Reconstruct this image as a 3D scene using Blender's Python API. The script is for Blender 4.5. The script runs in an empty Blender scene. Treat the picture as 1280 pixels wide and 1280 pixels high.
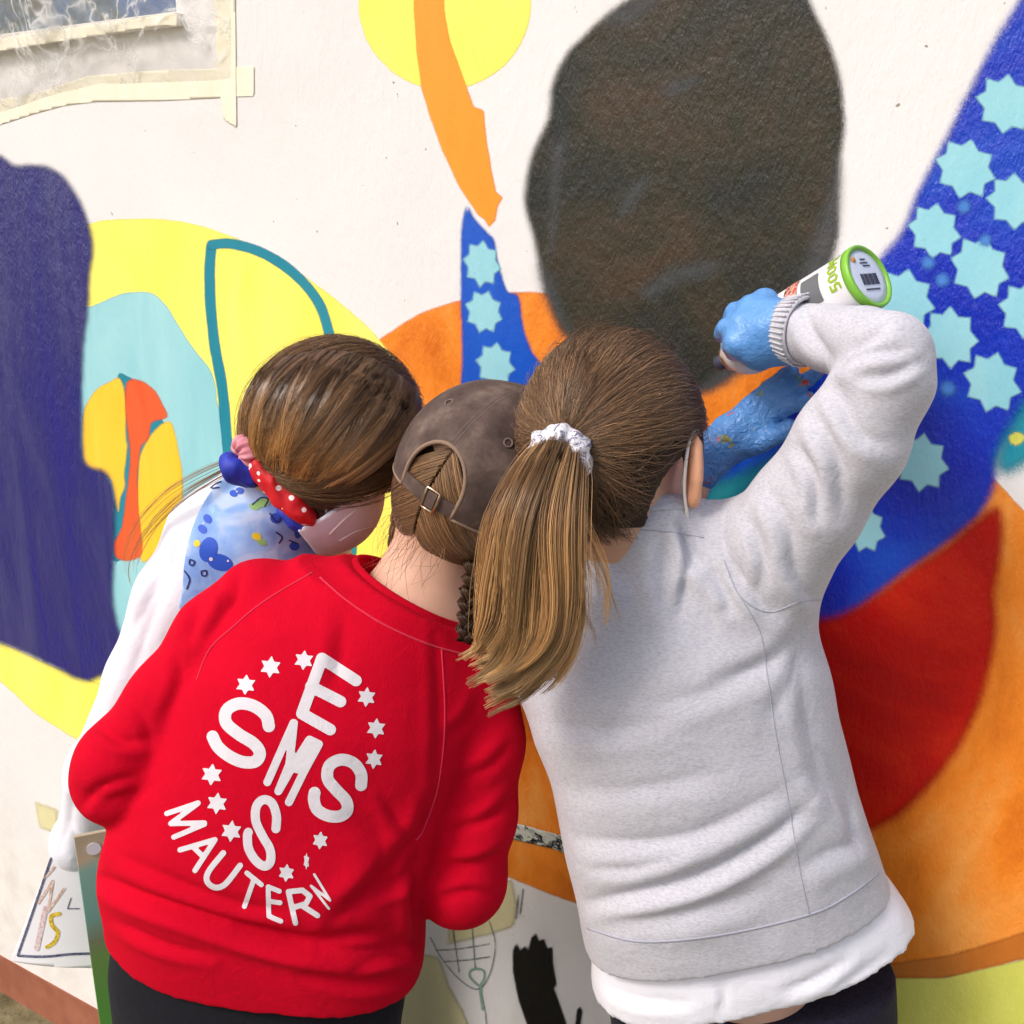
import bpy, math, random
import numpy as np
from mathutils import Vector, Matrix
from mathutils.bvhtree import BVHTree

# ------------------------------------------------------------------ camera, sky, sun, exposure
S = bpy.context.scene
COL = S.collection
CAM_H = 1.77
PITCH = math.radians(16.5)
F = 1280.0
cam_d = bpy.data.cameras.new('camera')
cam_d.sensor_width = 36.0; cam_d.lens = 36.0
cam_d.clip_start = 0.02; cam_d.clip_end = 600
cam = bpy.data.objects.new('camera', cam_d); COL.objects.link(cam)
cam.location = (0, 0, CAM_H)
cam.rotation_euler = (math.pi/2 - PITCH, 0, 0)
S.camera = cam

SUN_EL, SUN_AZ = 46.0, 236.0        # azimuth measured from +Y (forward) clockwise: behind the camera, to the left
W = bpy.data.worlds.new('World'); S.world = W; W.use_nodes = True
wn = W.node_tree
sky = wn.nodes.new('ShaderNodeTexSky'); sky.sky_type = 'NISHITA'; sky.sun_disc = False
sky.sun_elevation = math.radians(SUN_EL); sky.sun_rotation = math.radians(SUN_AZ)
sky.air_density = 1.0; sky.dust_density = 4.0; sky.ozone_density = 0.6
wn.nodes['Background'].inputs['Strength'].default_value = 0.15
wn.links.new(sky.outputs[0], wn.nodes['Background'].inputs['Color'])
sd = bpy.data.lights.new('sun', 'SUN'); sd.energy = 1.5; sd.angle = math.radians(16); sd.color = (1.0, 0.965, 0.92)
sun = bpy.data.objects.new('sun', sd); COL.objects.link(sun)
_a, _e = math.radians(SUN_AZ), math.radians(SUN_EL)
_dir = Vector((math.sin(_a)*math.cos(_e), math.cos(_a)*math.cos(_e), math.sin(_e)))
sun.rotation_euler = _dir.to_track_quat('Z', 'Y').to_euler()
sun.location = _dir*6
S.view_settings.view_transform = 'Standard'; S.view_settings.look = 'None'
S.view_settings.gamma = 1.0; S.view_settings.exposure = 0.18
S.render.engine = 'CYCLES'

rng = np.random.default_rng(7)
random.seed(7)
# ------------------------------------------------------------------ photo pixel <-> place
CP, SP = math.cos(PITCH), math.sin(PITCH)
RIGHT = np.array([1., 0, 0]); FWD = np.array([0, CP, -SP]); UPV = np.array([0, SP, CP])
CAM = np.array([0, 0, CAM_H])
def ray(px, py):
    return RIGHT*((px-640)/F) + UPV*((640-py)/F) + FWD
def P(px, py, h):                       # the point on a pixel's ray h metres ahead (horizontally)
    r = ray(px, py); return CAM + r*(h/r[1])
def zc(p): return float((np.asarray(p)-CAM) @ FWD)
def px2m(n, p): return n*zc(p)/F        # pixels -> metres at the depth of p
def project(V):
    q = V - CAM; z = q @ FWD
    return 640 + F*(q @ RIGHT)/z, 640 - F*(q @ UPV)/z
def camvec(x, y, z):                    # x right, y up, z towards the camera
    v = RIGHT*x + UPV*y - FWD*z; return v/np.linalg.norm(v)
D0, TW = 1.30, math.tan(math.radians(30))
WN = np.array([-math.sin(math.radians(30)), -math.cos(math.radians(30)), 0])   # wall normal, towards the camera
WS = np.array([math.cos(math.radians(30)), -math.sin(math.radians(30)), 0])    # along the wall, to the right
W0 = np.array([0, D0, 0.])
def wallp(px, py, off=0.0):
    px = np.asarray(px, float); py = np.asarray(py, float)
    r = RIGHT[None]*((px.ravel()-640)/F)[:, None] + UPV[None]*((640-py.ravel())/F)[:, None] + FWD[None]
    t = ((W0 + WN*off - CAM) @ WN)/(r @ WN)
    return CAM + r*t[:, None]
def wall_uv(p): return float((p-W0) @ WS), float(p[2])
def wall_xyz(s, z, off=0.0): return W0 + WS*s + WN*off + np.array([0, 0, z])

# ------------------------------------------------------------------ objects
def srgb(r, g, b):
    def f(c):
        c = c/255.0
        return c/12.92 if c <= 0.04045 else ((c+0.055)/1.055)**2.4
    return (f(r), f(g), f(b), 1.0)
def mesh_obj(name, V, Fc, mat, parent=None, smooth=True, attrs=None):
    me = bpy.data.meshes.new(name)
    V = np.asarray(V, dtype=np.float32)
    if isinstance(Fc, np.ndarray) and Fc.ndim == 2:
        k = Fc.shape[1]; nf = len(Fc)
        me.vertices.add(len(V)); me.vertices.foreach_set('co', V.ravel())
        me.loops.add(nf*k); me.loops.foreach_set('vertex_index', Fc.astype(np.int32).ravel())
        me.polygons.add(nf); me.polygons.foreach_set('loop_start', np.arange(0, nf*k, k, dtype=np.int32))
        me.polygons.foreach_set('loop_total', np.full(nf, k, dtype=np.int32))
    else:
        me.from_pydata([tuple(map(float, v)) for v in V], [], [tuple(map(int, f)) for f in Fc])
    me.update(calc_edges=True); me.validate()
    if smooth and len(me.polygons):
        me.polygons.foreach_set('use_smooth', np.ones(len(me.polygons), dtype=bool))
    if attrs:
        for k, a in attrs.items():
            at = me.attributes.new(k, 'FLOAT', 'POINT'); at.data.foreach_set('value', np.asarray(a, dtype=np.float32))
    if mat: me.materials.append(mat)
    o = bpy.data.objects.new(name, me); COL.objects.link(o)
    if parent: set_parent(o, parent)
    return o
def set_parent(o, p):
    o.parent = p
    M = Matrix.Translation(p.location) if p.parent is None else Matrix.Identity(4)
    o.matrix_parent_inverse = M.inverted()
def thing(name, label, cat, loc=(0, 0, 0), group=None):
    o = bpy.data.objects.new(name, None); COL.objects.link(o); o.location = loc; o.empty_display_size = .05
    o['label'] = label; o['category'] = cat
    if group: o['group'] = group
    return o
def tag(o, label, cat, group=None):
    o['label'] = label; o['category'] = cat
    if group: o['group'] = group
    return o

def box_mesh(c, ax, half):
    c = np.asarray(c, float); V = []
    for i in (-1, 1):
        for j in (-1, 1):
            for k in (-1, 1):
                V.append(c + ax[0]*half[0]*i + ax[1]*half[1]*j + ax[2]*half[2]*k)
    Fc = [(0, 1, 3, 2), (4, 6, 7, 5), (0, 4, 5, 1), (2, 3, 7, 6), (0, 2, 6, 4), (1, 5, 7, 3)]
    return V, Fc
def bevel_box(name, c, ax, half, mat, parent, bev=0.003):
    V, Fc = box_mesh(c, ax, half)
    o = mesh_obj(name, V, Fc, mat, parent, smooth=False)
    m = o.modifiers.new('bevel', 'BEVEL'); m.width = bev; m.segments = 2
    return o
def join_meshes(parts):
    Vs, Fs, n = [], [], 0
    for V, Fc in parts:
        V = np.asarray(V); Vs.append(V); Fs += [tuple(int(i)+n for i in f) for f in Fc]; n += len(V)
    return np.concatenate(Vs), Fs
def sweep(pts, rad, sides=8, caps=True, squash=None):
    pts = np.asarray(pts, float); n = len(pts); rad = np.broadcast_to(np.asarray(rad, float), (n,))
    t = np.gradient(pts, axis=0); t /= np.linalg.norm(t, axis=1)[:, None] + 1e-9
    ref = np.array([0, 0, 1.]) if abs(t[0][2]) < .9 else np.array([1., 0, 0])
    a = np.cross(t[0], ref); a /= np.linalg.norm(a)
    V = []
    for i in range(n):
        a = a - t[i]*(a @ t[i]); a /= np.linalg.norm(a); b = np.cross(t[i], a)
        for k in range(sides):
            an = 2*math.pi*k/sides
            V.append(pts[i] + (a*math.cos(an) + b*math.sin(an))*rad[i])
    Fc = []
    for i in range(n-1):
        for k in range(sides):
            k2 = (k+1) % sides
            Fc.append((i*sides+k, i*sides+k2, (i+1)*sides+k2, (i+1)*sides+k))
    if caps:
        Fc.append(tuple(range(sides))[::-1]); Fc.append(tuple((n-1)*sides+k for k in range(sides)))
    return np.array(V), Fc
def catmull(pts, n=8, closed=False):
    pts = np.asarray(pts, float); out = []
    m = len(pts); rngi = range(m) if closed else range(m-1)
    for i in rngi:
        if closed: p0, p1, p2, p3 = pts[i-1], pts[i], pts[(i+1) % m], pts[(i+2) % m]
        else: p0, p1, p2, p3 = pts[max(i-1, 0)], pts[i], pts[i+1], pts[min(i+2, m-1)]
        for k in range(n):
            t = k/n
            out.append(.5*((2*p1)+(-p0+p2)*t+(2*p0-5*p1+4*p2-p3)*t*t+(-p0+3*p1-3*p2+p3)*t**3))
    if not closed: out.append(pts[-1])
    return np.array(out)

# ------------------------------------------------------------------ materials
class NT:
    def __init__(s, name):
        s.m = bpy.data.materials.new(name); s.m.use_nodes = True; s.t = s.m.node_tree
        s.b = s.t.nodes['Principled BSDF']; s.out = s.t.nodes['Material Output']
        g = s.t.nodes.new('ShaderNodeNewGeometry'); s.pos = g.outputs['Position']
    def n(s, typ, **kw):
        nd = s.t.nodes.new(typ)
        for k, v in kw.items(): setattr(nd, k, v)
        return nd
    def l(s, a, b): s.t.links.new(a, b)
    def mapping(s, scale=(1, 1, 1), rot=(0, 0, 0), src=None):
        m = s.n('ShaderNodeMapping'); m.inputs['Scale'].default_value = scale; m.inputs['Rotation'].default_value = rot
        s.l(src or s.pos, m.inputs['Vector']); return m.outputs[0]
    def noise(s, scale, detail=3, rough=.55, vec=None, dist=0):
        n = s.n('ShaderNodeTexNoise'); n.inputs['Scale'].default_value = scale; n.inputs['Detail'].default_value = detail
        n.inputs['Roughness'].default_value = rough; n.inputs['Distortion'].default_value = dist
        s.l(vec or s.pos, n.inputs['Vector']); return n.outputs['Fac']
    def ramp(s, fac, stops):
        r = s.n('ShaderNodeValToRGB'); e = r.color_ramp.elements
        while len(e) < len(stops): e.new(.5)
        for i, (p, c) in enumerate(stops):
            e[i].position = p; e[i].color = c if len(c) == 4 else (*c, 1)
        s.l(fac, r.inputs[0]); return r.outputs[0]
    def mix(s, fac, a, b, mode='MIX'):
        m = s.n('ShaderNodeMix', data_type='RGBA', blend_type=mode)
        for sock, v in ((m.inputs[0], fac), (m.inputs[6], a), (m.inputs[7], b)):
            if hasattr(v, 'links'): s.l(v, sock)
            else: sock.default_value = v
        return m.outputs[2]
    def math(s, op, a, b=0.0, c=None, clamp=False):
        m = s.n('ShaderNodeMath', operation=op, use_clamp=clamp)
        for i, v in enumerate((a, b) if c is None else (a, b, c)):
            if hasattr(v, 'links'): s.l(v, m.inputs[i])
            else: m.inputs[i].default_value = v
        return m.outputs[0]
    def mapr(s, v, a, b, c=0.0, d=1.0, smooth=False):
        m = s.n('ShaderNodeMapRange', interpolation_type='SMOOTHSTEP' if smooth else 'LINEAR')
        s.l(v, m.inputs[0])
        for i, x in enumerate((a, b, c, d)): m.inputs[i+1].default_value = x
        return m.outputs[0]
    def attr(s, name):
        a = s.n('ShaderNodeAttribute'); a.attribute_name = name; return a.outputs['Fac']
    def bump(s, h, strength=.3, dist=.001, prev=None):
        b = s.n('ShaderNodeBump'); b.inputs['Strength'].default_value = strength; b.inputs['Distance'].default_value = dist
        s.l(h, b.inputs['Height'])
        if prev: s.l(prev, b.inputs['Normal'])
        return b.outputs[0]
    def set(s, color=None, rough=None, normal=None, spec=None, **kw):
        for key, v in (('Base Color', color), ('Roughness', rough), ('Normal', normal), ('Specular IOR Level', spec)):
            if v is None: continue
            if hasattr(v, 'links'): s.l(v, s.b.inputs[key])
            else: s.b.inputs[key].default_value = v
        for k, v in kw.items(): s.b.inputs[k.replace('_', ' ')].default_value = v
        return s.m
def dk(c, k): return (c[0]*k, c[1]*k, c[2]*k, 1)

def plaster_bump(t, k=1.0):
    # rendered plaster: streaky vertical grain, small pits and soft waves
    v1 = t.mapping((1, 1, .45))
    a = t.noise(330, 4, .62, v1)
    b = t.noise(95, 3, .55, v1)
    n1 = t.bump(b, min(1, .30*k), .0030)
    return t.bump(a, min(1, .45*k), .0014, n1)
def wall_mat():
    t = NT('wall_plaster')
    big = t.noise(2.2, 4, .6)
    col = t.ramp(big, [(.3, srgb(231, 228, 227)), (.62, srgb(238, 236, 235))])
    spk = t.noise(95, 2, .5)
    col = t.mix(t.mapr(spk, .755, .79), col, srgb(150, 140, 130))
    # grubby lower part of the wall (splashes, old beige coat)
    sep = t.n('ShaderNodeSeparateXYZ'); t.l(t.pos, sep.inputs[0])
    low = t.mapr(t.math('ADD', sep.outputs['Z'], t.math('MULTIPLY', t.noise(7, 5, .65), .35)), .80, .55, 0, 1, True)
    col = t.mix(low, col, t.ramp(t.noise(16, 5, .65), [(.32, srgb(222, 217, 212)), (.6, srgb(234, 230, 226))]))
    return t.set(col, .82, plaster_bump(t, .95), .25)
M_WALL = wall_mat()
def paint_mat(name, c1, c2=None, c3=None, rough=.5, fringe=5.0, speckle=1.0, streak=(1, 1, .25), nscale=9, lo=.35, hi=.65, bumpk=1.0, spec=.4, opacity=1.0):
    """a coat of wall paint: 'd' on the mesh = pixels inside the painted edge; overspray breaks the edge into specks"""
    t = NT(name)
    c2 = c2 or c1
    v = t.mapping(streak)
    n1 = t.noise(nscale, 5, .62, v, .6)
    st = [(lo, c1), (hi, c2)]
    if c3: st = [(lo, c1), ((lo+hi)/2, c2), (hi, c3)]
    col = t.ramp(n1, st)
    col = t.mix(t.mapr(t.noise(160, 2, .5), .72, .80, 0, .35), col, dk(c1, .55))
    d = t.attr('d')
    wob = t.math('MULTIPLY', t.math('SUBTRACT', t.noise(26, 4, .6), .5), min(5.0, fringe*1.3))
    g = t.math('MULTIPLY', t.math('SUBTRACT', t.noise(1250, 2, .7), .5), 2.6*fringe*speckle)
    x = t.math('ADD', t.math('ADD', d, wob), g)
    al = t.mapr(x, -fringe*.7, fringe*.85, 0, opacity, True)
    nrm_ = plaster_bump(t, bumpk)
    t.set(col, rough, nrm_, spec)
    if rough < .3:
        t.b.inputs['Coat Weight'].default_value = .22; t.b.inputs['Coat Roughness'].default_value = .07; t.l(t.bump(t.noise(120, 3, .6, v), .8, .0022, nrm_), t.b.inputs['Coat Normal'])
    tr = t.n('ShaderNodeBsdfTransparent'); mx = t.n('ShaderNodeMixShader')
    t.l(al, mx.inputs[0]); t.l(tr.outputs[0], mx.inputs[1]); t.l(t.b.outputs[0], mx.inputs[2]); t.l(mx.outputs[0], t.out.inputs['Surface'])
    return t.m

# ------------------------------------------------------------------ flat shapes given by outlines
def poly_sdf(poly):
    A = np.asarray(poly, float); B = np.roll(A, -1, axis=0)
    def f(Q):
        Q = np.asarray(Q, float); d = np.full(len(Q), 1e18); ins = np.zeros(len(Q), bool)
        for a, b in zip(A, B):
            e = b-a; w = Q-a
            t = np.clip((w @ e)/(e @ e + 1e-12), 0, 1)
            q = w - e[None]*t[:, None]; d = np.minimum(d, (q*q).sum(1))
            c = (a[1] <= Q[:, 1]) != (b[1] <= Q[:, 1])
            with np.errstate(divide='ignore', invalid='ignore'):
                xi = a[0] + (Q[:, 1]-a[1])*(e[0]/(e[1] if e[1] != 0 else 1e-12))
            ins ^= c & (Q[:, 0] < xi)
        d = np.sqrt(d); return np.where(ins, -d, d)
    return f
def stroke_sdf(lines, r):
    segs = []
    for L in lines:
        L = np.asarray(L, float)
        segs += list(zip(L[:-1], L[1:]))
    def f(Q):
        d = np.full(len(Q), 1e18)
        for a, b in segs:
            e = b-a; w = Q-a
            t = np.clip((w @ e)/(e @ e + 1e-12), 0, 1)
            q = w - e[None]*t[:, None]; d = np.minimum(d, (q*q).sum(1))
        return np.sqrt(d) - r
    return f
def march(sdf, x0, y0, x1, y1, cell, iso=0.0):
    """polygons covering sdf<iso on a pixel grid; returns points (px), faces, sdf value per point"""
    nx = max(2, int(math.ceil((x1-x0)/cell))+1); ny = max(2, int(math.ceil((y1-y0)/cell))+1)
    xs = np.linspace(x0, x1, nx); ys = np.linspace(y0, y1, ny)
    X, Y = np.meshgrid(xs, ys, indexing='ij')
    D = sdf(np.stack([X.ravel(), Y.ravel()], 1)).reshape(nx, ny)
    pts, vals, faces, ids = [], [], [], {}
    def vid(key, p, v):
        if key not in ids: ids[key] = len(pts); pts.append(p); vals.append(v)
        return ids[key]
    mn = np.minimum(np.minimum(D[:-1, :-1], D[1:, :-1]), np.minimum(D[:-1, 1:], D[1:, 1:]))
    for i, j in np.argwhere(mn < iso):
        c = [(i, j), (i+1, j), (i+1, j+1), (i, j+1)]; f = []
        for k in range(4):
            a, b = c[k], c[(k+1) % 4]; da, db = D[a]-iso, D[b]-iso
            if da < 0: f.append(vid(('v',)+a, (X[a], Y[a]), D[a]))
            if (da < 0) != (db < 0):
                key = ('e',)+(a+b if a < b else b+a); t = da/(da-db)
                f.append(vid(key, (X[a]+(X[b]-X[a])*t, Y[a]+(Y[b]-Y[a])*t), iso))
        if len(f) >= 3: faces.append(f)
    return np.array(pts), faces, np.array(vals)
def bbox(poly, m):
    A = np.concatenate([np.asarray(p, float).reshape(-1, 2) for p in poly]) if isinstance(poly, list) and np.ndim(poly[0]) == 2 else np.asarray(poly, float)
    return A[:, 0].min()-m, A[:, 1].min()-m, A[:, 0].max()+m, A[:, 1].max()+m
WALL = thing('house_wall', 'white rendered house wall covered by the half finished painted mural', 'wall', tuple(wall_xyz(0, 0)))
_layer = [0]
def painted(name, shape, mat, smooth=True, fringe=6, cell=5, stroke=None, raw=False):
    """one painted area on the wall, its outline traced in photo pixels and laid onto the wall plane"""
    _layer[0] += 1
    off = .00015 + .00002*_layer[0]
    if stroke is None:
        poly = shape if (raw or not smooth) else catmull(shape, 6, True)
        sdf = poly_sdf(poly); b = bbox(poly, fringe*1.6+3)
    else:
        L = [catmull(s, 6) if smooth and len(s) > 2 else np.asarray(s, float) for s in shape]
        sdf = stroke_sdf(L, stroke); b = bbox(L, stroke+fringe*1.6+3)
    pts, fc, val = march(sdf, *b, cell, fringe*1.6)
    V = wallp(pts[:, 0], pts[:, 1], off)
    V[:, 2] = np.maximum(V[:, 2], .002)
    return mesh_obj(name, V, [f[::-1] for f in fc], mat, WALL, attrs={'d': -val})

# ------------------------------------------------------------------ ground and wall
def ground_mat():
    t = NT('ground_earth')
    n = t.noise(9, 6, .65); n2 = t.noise(60, 4, .6)
    c = t.ramp(n, [(.3, srgb(84, 78, 56)), (.5, srgb(122, 114, 84)), (.7, srgb(146, 134, 106))])
    c = t.mix(t.mapr(n2, .55, .7, 0, .7), c, srgb(70, 62, 48))
    return t.set(c, .9, t.bump(n2, .6, .006), .2)
gs = 300
g = mesh_obj('ground', [(-gs, -gs, 0), (gs, -gs, 0), (gs, gs, 0), (-gs, gs, 0)], [(0, 1, 2, 3)], ground_mat(), smooth=False)
g['kind'] = 'structure'

# window opening in the wall (its lower right corner shows)
wc = wallp([222], [30])[0]; WIN_R, WIN_B = wall_uv(wc)
WIN_L, WIN_T = WIN_R-1.15, WIN_B+1.0
S0, S1, ZT, TH = -4.2, 1.75, 3.3, .30
axW = (WS, WN, np.array([0, 0, 1.]))
def wall_block(name, s0, s1, z0, z1, mat, parent, off0=-TH, off1=0.0):
    V, Fc = box_mesh(wall_xyz((s0+s1)/2, (z0+z1)/2, (off0+off1)/2), axW, ((s1-s0)/2, (off1-off0)/2, (z1-z0)/2))
    return V, Fc
parts = [wall_block('', S0, S1, 0, WIN_B, None, None), wall_block('', S0, S1, WIN_T, ZT, None, None),
         wall_block('', S0, WIN_L, WIN_B, WIN_T, None, None), wall_block('', WIN_R, S1, WIN_B, WIN_T, None, None)]
V, Fc = join_meshes(parts)
mesh_obj('plaster', V, Fc, M_WALL, WALL, smooth=False)
# brown plinth strip
pt = wall_uv(wallp([10], [1199])[0])[1]
t = NT('plinth_paint'); c = t.ramp(t.noise(14, 4), [(.35, srgb(146, 88, 68)), (.65, srgb(164, 104, 80))])
M_PL = t.set(c, .7, plaster_bump(t, .8), .3)
V, Fc = wall_block('', S0, S1, -.05, pt, None, None, -.02, .0028); mesh_obj('plinth', V, Fc, M_PL, WALL, smooth=False)
# window: frame, pane, sill
t = NT('window_frame_paint'); M_FRAME = t.set(t.ramp(t.noise(20), [(.3, srgb(226, 220, 210)), (.7, srgb(240, 236, 228))]), .45)
t = NT('window_glass')
v = t.mapping((1, 1, 1), (0, .6, .3))
c = t.ramp(t.noise(5.5, 3, .5, v, 1.2), [(.36, srgb(92, 112, 148)), (.48, srgb(98, 112, 130)), (.56, srgb(92, 96, 84)), (.64, srgb(112, 92, 86)), (.74, srgb(110, 126, 150))])  # bluish glass, with brownish reflections painted into its colour
M_GLASS = t.set(c, .12, spec=.6)
window = mesh_obj('window', *join_meshes([wall_block('', WIN_L, WIN_R, WIN_B, WIN_B+.028, 0, 0, -.12, -.05), wall_block('', WIN_L, WIN_R, WIN_T-.05, WIN_T, 0, 0, -.12, -.05),
    wall_block('', WIN_L, WIN_L+.05, WIN_B+.028, WIN_T-.05, 0, 0, -.12, -.05), wall_block('', WIN_R-.016, WIN_R, WIN_B+.028, WIN_T-.05, 0, 0, -.12, -.05)]), M_FRAME, WALL, smooth=False)
V, Fc = wall_block('', WIN_L+.05, WIN_R-.016, WIN_B+.028, WIN_T-.05, 0, 0, -.10, -.085); mesh_obj('pane', V, Fc, M_GLASS, window, smooth=False)
V, Fc = wall_block('', WIN_L-.02, WIN_R+.012, WIN_B-.004, WIN_B+.012, 0, 0, -.05, .014); mesh_obj('sill', V, Fc, M_FRAME, window, smooth=False)

# ------------------------------------------------------------------ the mural
YEL, YEL2 = srgb(255, 246, 118), srgb(252, 240, 96)
m_yel = paint_mat('yellow_paint', YEL, YEL2, rough=.55, fringe=2.5, speckle=.5, bumpk=.45)
m_org = paint_mat('orange_paint', srgb(214, 106, 20), srgb(246, 140, 40), srgb(252, 170, 84), rough=.38, fringe=3, speckle=.6, nscale=6, streak=(1, 1, .5), bumpk=1.9)
m_org2 = paint_mat('orange_flat_paint', srgb(255, 150, 34), srgb(255, 160, 46), rough=.5, fringe=2.5, speckle=.6, bumpk=.5)
m_org3 = paint_mat('brown_orange_paint', srgb(196, 110, 34), srgb(206, 124, 52), rough=.4, fringe=4)
m_lime = paint_mat('lime_paint', srgb(208, 210, 92), srgb(222, 222, 112), rough=.42, fringe=3, bumpk=1.2)
m_aqua = paint_mat('aqua_paint', srgb(146, 206, 216), srgb(168, 220, 226), rough=.5, fringe=2, speckle=.5, bumpk=.5)
m_star = paint_mat('star_paint', srgb(140, 206, 222), srgb(160, 216, 226), rough=.4, fringe=3, speckle=.35, bumpk=.7)
m_teal = paint_mat('teal_paint', srgb(20, 132, 156), srgb(40, 140, 160), rough=.45, fringe=2, speckle=.4, bumpk=.5)
m_amb = paint_mat('amber_paint', srgb(252, 196, 40), srgb(255, 212, 70), rough=.5, fringe=2.5, speckle=.5, bumpk=.5)
m_ror = paint_mat('red_orange_paint', srgb(226, 84, 38), srgb(240, 104, 56), rough=.5, fringe=2.5, speckle=.6, bumpk=.7)
m_vio = paint_mat('violet_blue_paint', srgb(24, 22, 128), srgb(36, 34, 116), srgb(58, 58, 122), rough=.17, fringe=7, nscale=11, streak=(1, 1, .18), bumpk=3.2, spec=.7)
m_blue = paint_mat('blue_paint', srgb(2, 26, 170), srgb(3, 48, 188), srgb(14, 78, 200), rough=.17, fringe=11, nscale=4, streak=(1, 1, 1), bumpk=2.4, spec=.6)
m_blue2 = paint_mat('mid_blue_paint', srgb(22, 76, 190), srgb(34, 98, 206), rough=.3, fringe=4, speckle=.6, bumpk=.8)
m_red = paint_mat('red_paint', srgb(178, 5, 3), srgb(200, 10, 4), srgb(220, 46, 10), rough=.31, fringe=14, speckle=.6, nscale=5, streak=(1, 1, 1), bumpk=2.0)
m_blk = paint_mat('dark_olive_paint', srgb(34, 38, 36), srgb(50, 47, 34), srgb(70, 54, 40), rough=.34, fringe=9, nscale=5, streak=(1, 1, 1), bumpk=2.3, spec=.45)
m_gry = paint_mat('grey_overspray', srgb(84, 90, 94), srgb(98, 100, 102), rough=.5, fringe=14, speckle=.8, bumpk=2.2, opacity=.5)
m_ink = paint_mat('black_brush_paint', srgb(12, 10, 12), srgb(24, 22, 24), rough=.45, fringe=2, speckle=1.2)
m_pen = paint_mat('pencil_line', srgb(128, 142, 136), srgb(110, 128, 122), rough=.7, fringe=1.2, speckle=1.2)
m_pengr = paint_mat('green_crayon_line', srgb(128, 168, 150), srgb(140, 176, 160), rough=.7, fringe=1.2, speckle=1.2)
m_cream = paint_mat('cream_paint', srgb(226, 218, 170), srgb(218, 210, 168), rough=.6, fringe=4)
m_teals = paint_mat('teal_overspray', srgb(24, 140, 168), srgb(40, 150, 160), rough=.4, fringe=16, bumpk=1.0)

painted('painted_orange_disc', [(400,560),(420,480),(455,440),(490,414),(525,392),(575,376),(650,365),(720,372),(820,380),(960,400),(1080,450),(1180,530),(1240,597),(1264,622),(1300,670),(1335,800),(1330,1000),(1300,1185),(1280,1198),(1180,1222),(1105,1222),(1000,1212),(850,1178),(735,1135),(690,1118),(640,1098),(560,1060),(505,960),(470,800),(430,680)], m_org, cell=9)
painted('painted_lime_field', [(1060,1236),(1105,1222),(1180,1222),(1280,1199),(1400,1170),(1800,1120),(1800,1400),(1040,1400)], m_lime, smooth=False, cell=10)
painted('painted_brown_band', [(1100,1206),(1190,1194),(1280,1166),(1320,1150),(1330,1178),(1280,1199),(1180,1222),(1100,1222)], m_org3, smooth=False, cell=8)
painted('painted_yellow_arch', [(90,300),(115,279),(160,274),(210,275),(260,285),(320,310),(380,345),(430,383),(470,420),(500,460),(520,500),(530,545),(534,620),(528,700),(500,780),(420,860),(250,880),(120,860),(60,700),(60,420)], m_yel, cell=9)
painted('painted_yellow_band', [(-90,775),(0,803),(60,830),(110,850),(180,880),(240,960),(140,945),(85,918),(40,888),(0,852),(-90,790)], m_yel, cell=7)
painted('painted_yellow_circle', [(556+108*math.cos(a), 3+109*math.sin(a)) for a in np.linspace(0, 2*math.pi, 40)[:-1]], m_yel, cell=7, raw=True)
painted('painted_aqua_arch', [(90,392),(115,383),(150,368),(172,365),(190,367),(206,380),(225,410),(245,440),(262,462),(270,485),(272,505),(282,530),(285,560),(290,620),(270,700),(220,800),(150,820),(120,700),(90,500)], m_aqua, cell=7)
painted('painted_teal_line', [[(264,310),(262,340),(263,380),(268,430),(277,480),(283,540),(290,620)]], m_teal, stroke=6.5, cell=4, fringe=3)
painted('painted_teal_line', [[(264,306),(290,305),(330,317),(370,344),(398,378),(411,415),(425,470),(440,560),(440,690)]], m_teal, stroke=6.2, cell=4, fringe=3)
painted('painted_teal_patch', [(147,474),(160,471),(170,480),(200,520),(205,545),(180,600),(170,660),(150,700),(138,690),(141,640),(150,600),(156,560)], m_teal, cell=4, fringe=3)
painted('painted_amber_drop', [(103,530),(108,505),(122,486),(140,476),(150,474),(157,500),(157,545),(159,560),(155,590),(156,608),(150,622),(147,640),(141,610),(135,596),(115,588),(104,575)], m_amb, cell=4, fringe=3)
painted('painted_amber_drop', [(178,562),(192,540),(212,527),(222,558),(228,600),(226,640),(212,665),(195,690),(176,700),(172,640),(173,590)], m_amb, cell=4, fringe=3)
painted('painted_red_orange_flame', [(158,479),(176,476),(194,489),(203,505),(209,522),(189,528),(186,548),(176,560),(172,590),(173,640),(178,688),(166,700),(146,697),(142,680),(152,660),(158,620),(163,570),(158,525)], m_ror, cell=4, fringe=3)
painted('painted_violet_shape', [(-120,170),(-30,192),(0,195),(20,207),(50,207),(75,217),(95,243),(108,272),(117,308),(112,345),(110,390),(105,430),(103,480),(103,555),(108,580),(132,591),(143,622),(142,700),(142,760),(152,815),(112,851),(60,830),(0,804),(-120,770)], m_vio, cell=7, fringe=7)
painted('painted_blue_neck', [(583,258),(592,270),(608,290),(617,300),(622,330),(634,363),(648,370),(653,405),(665,440),(682,466),(664,500),(640,530),(582,510),(578,440),(576,330),(577,290)], m_blue2, cell=5, fringe=4)
painted('painted_orange_stroke', [(516,-60),(553,-60),(555,10),(562,50),(577,92),(592,133),(604,138),(608,175),(614,212),(620,240),(628,247),(622,258),(619,276),(611,284),(606,275),(598,270),(590,258),(573,232),(553,188),(538,148),(527,110),(520,60),(517,0)], m_org2, smooth=False, cell=4, fringe=3)
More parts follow.
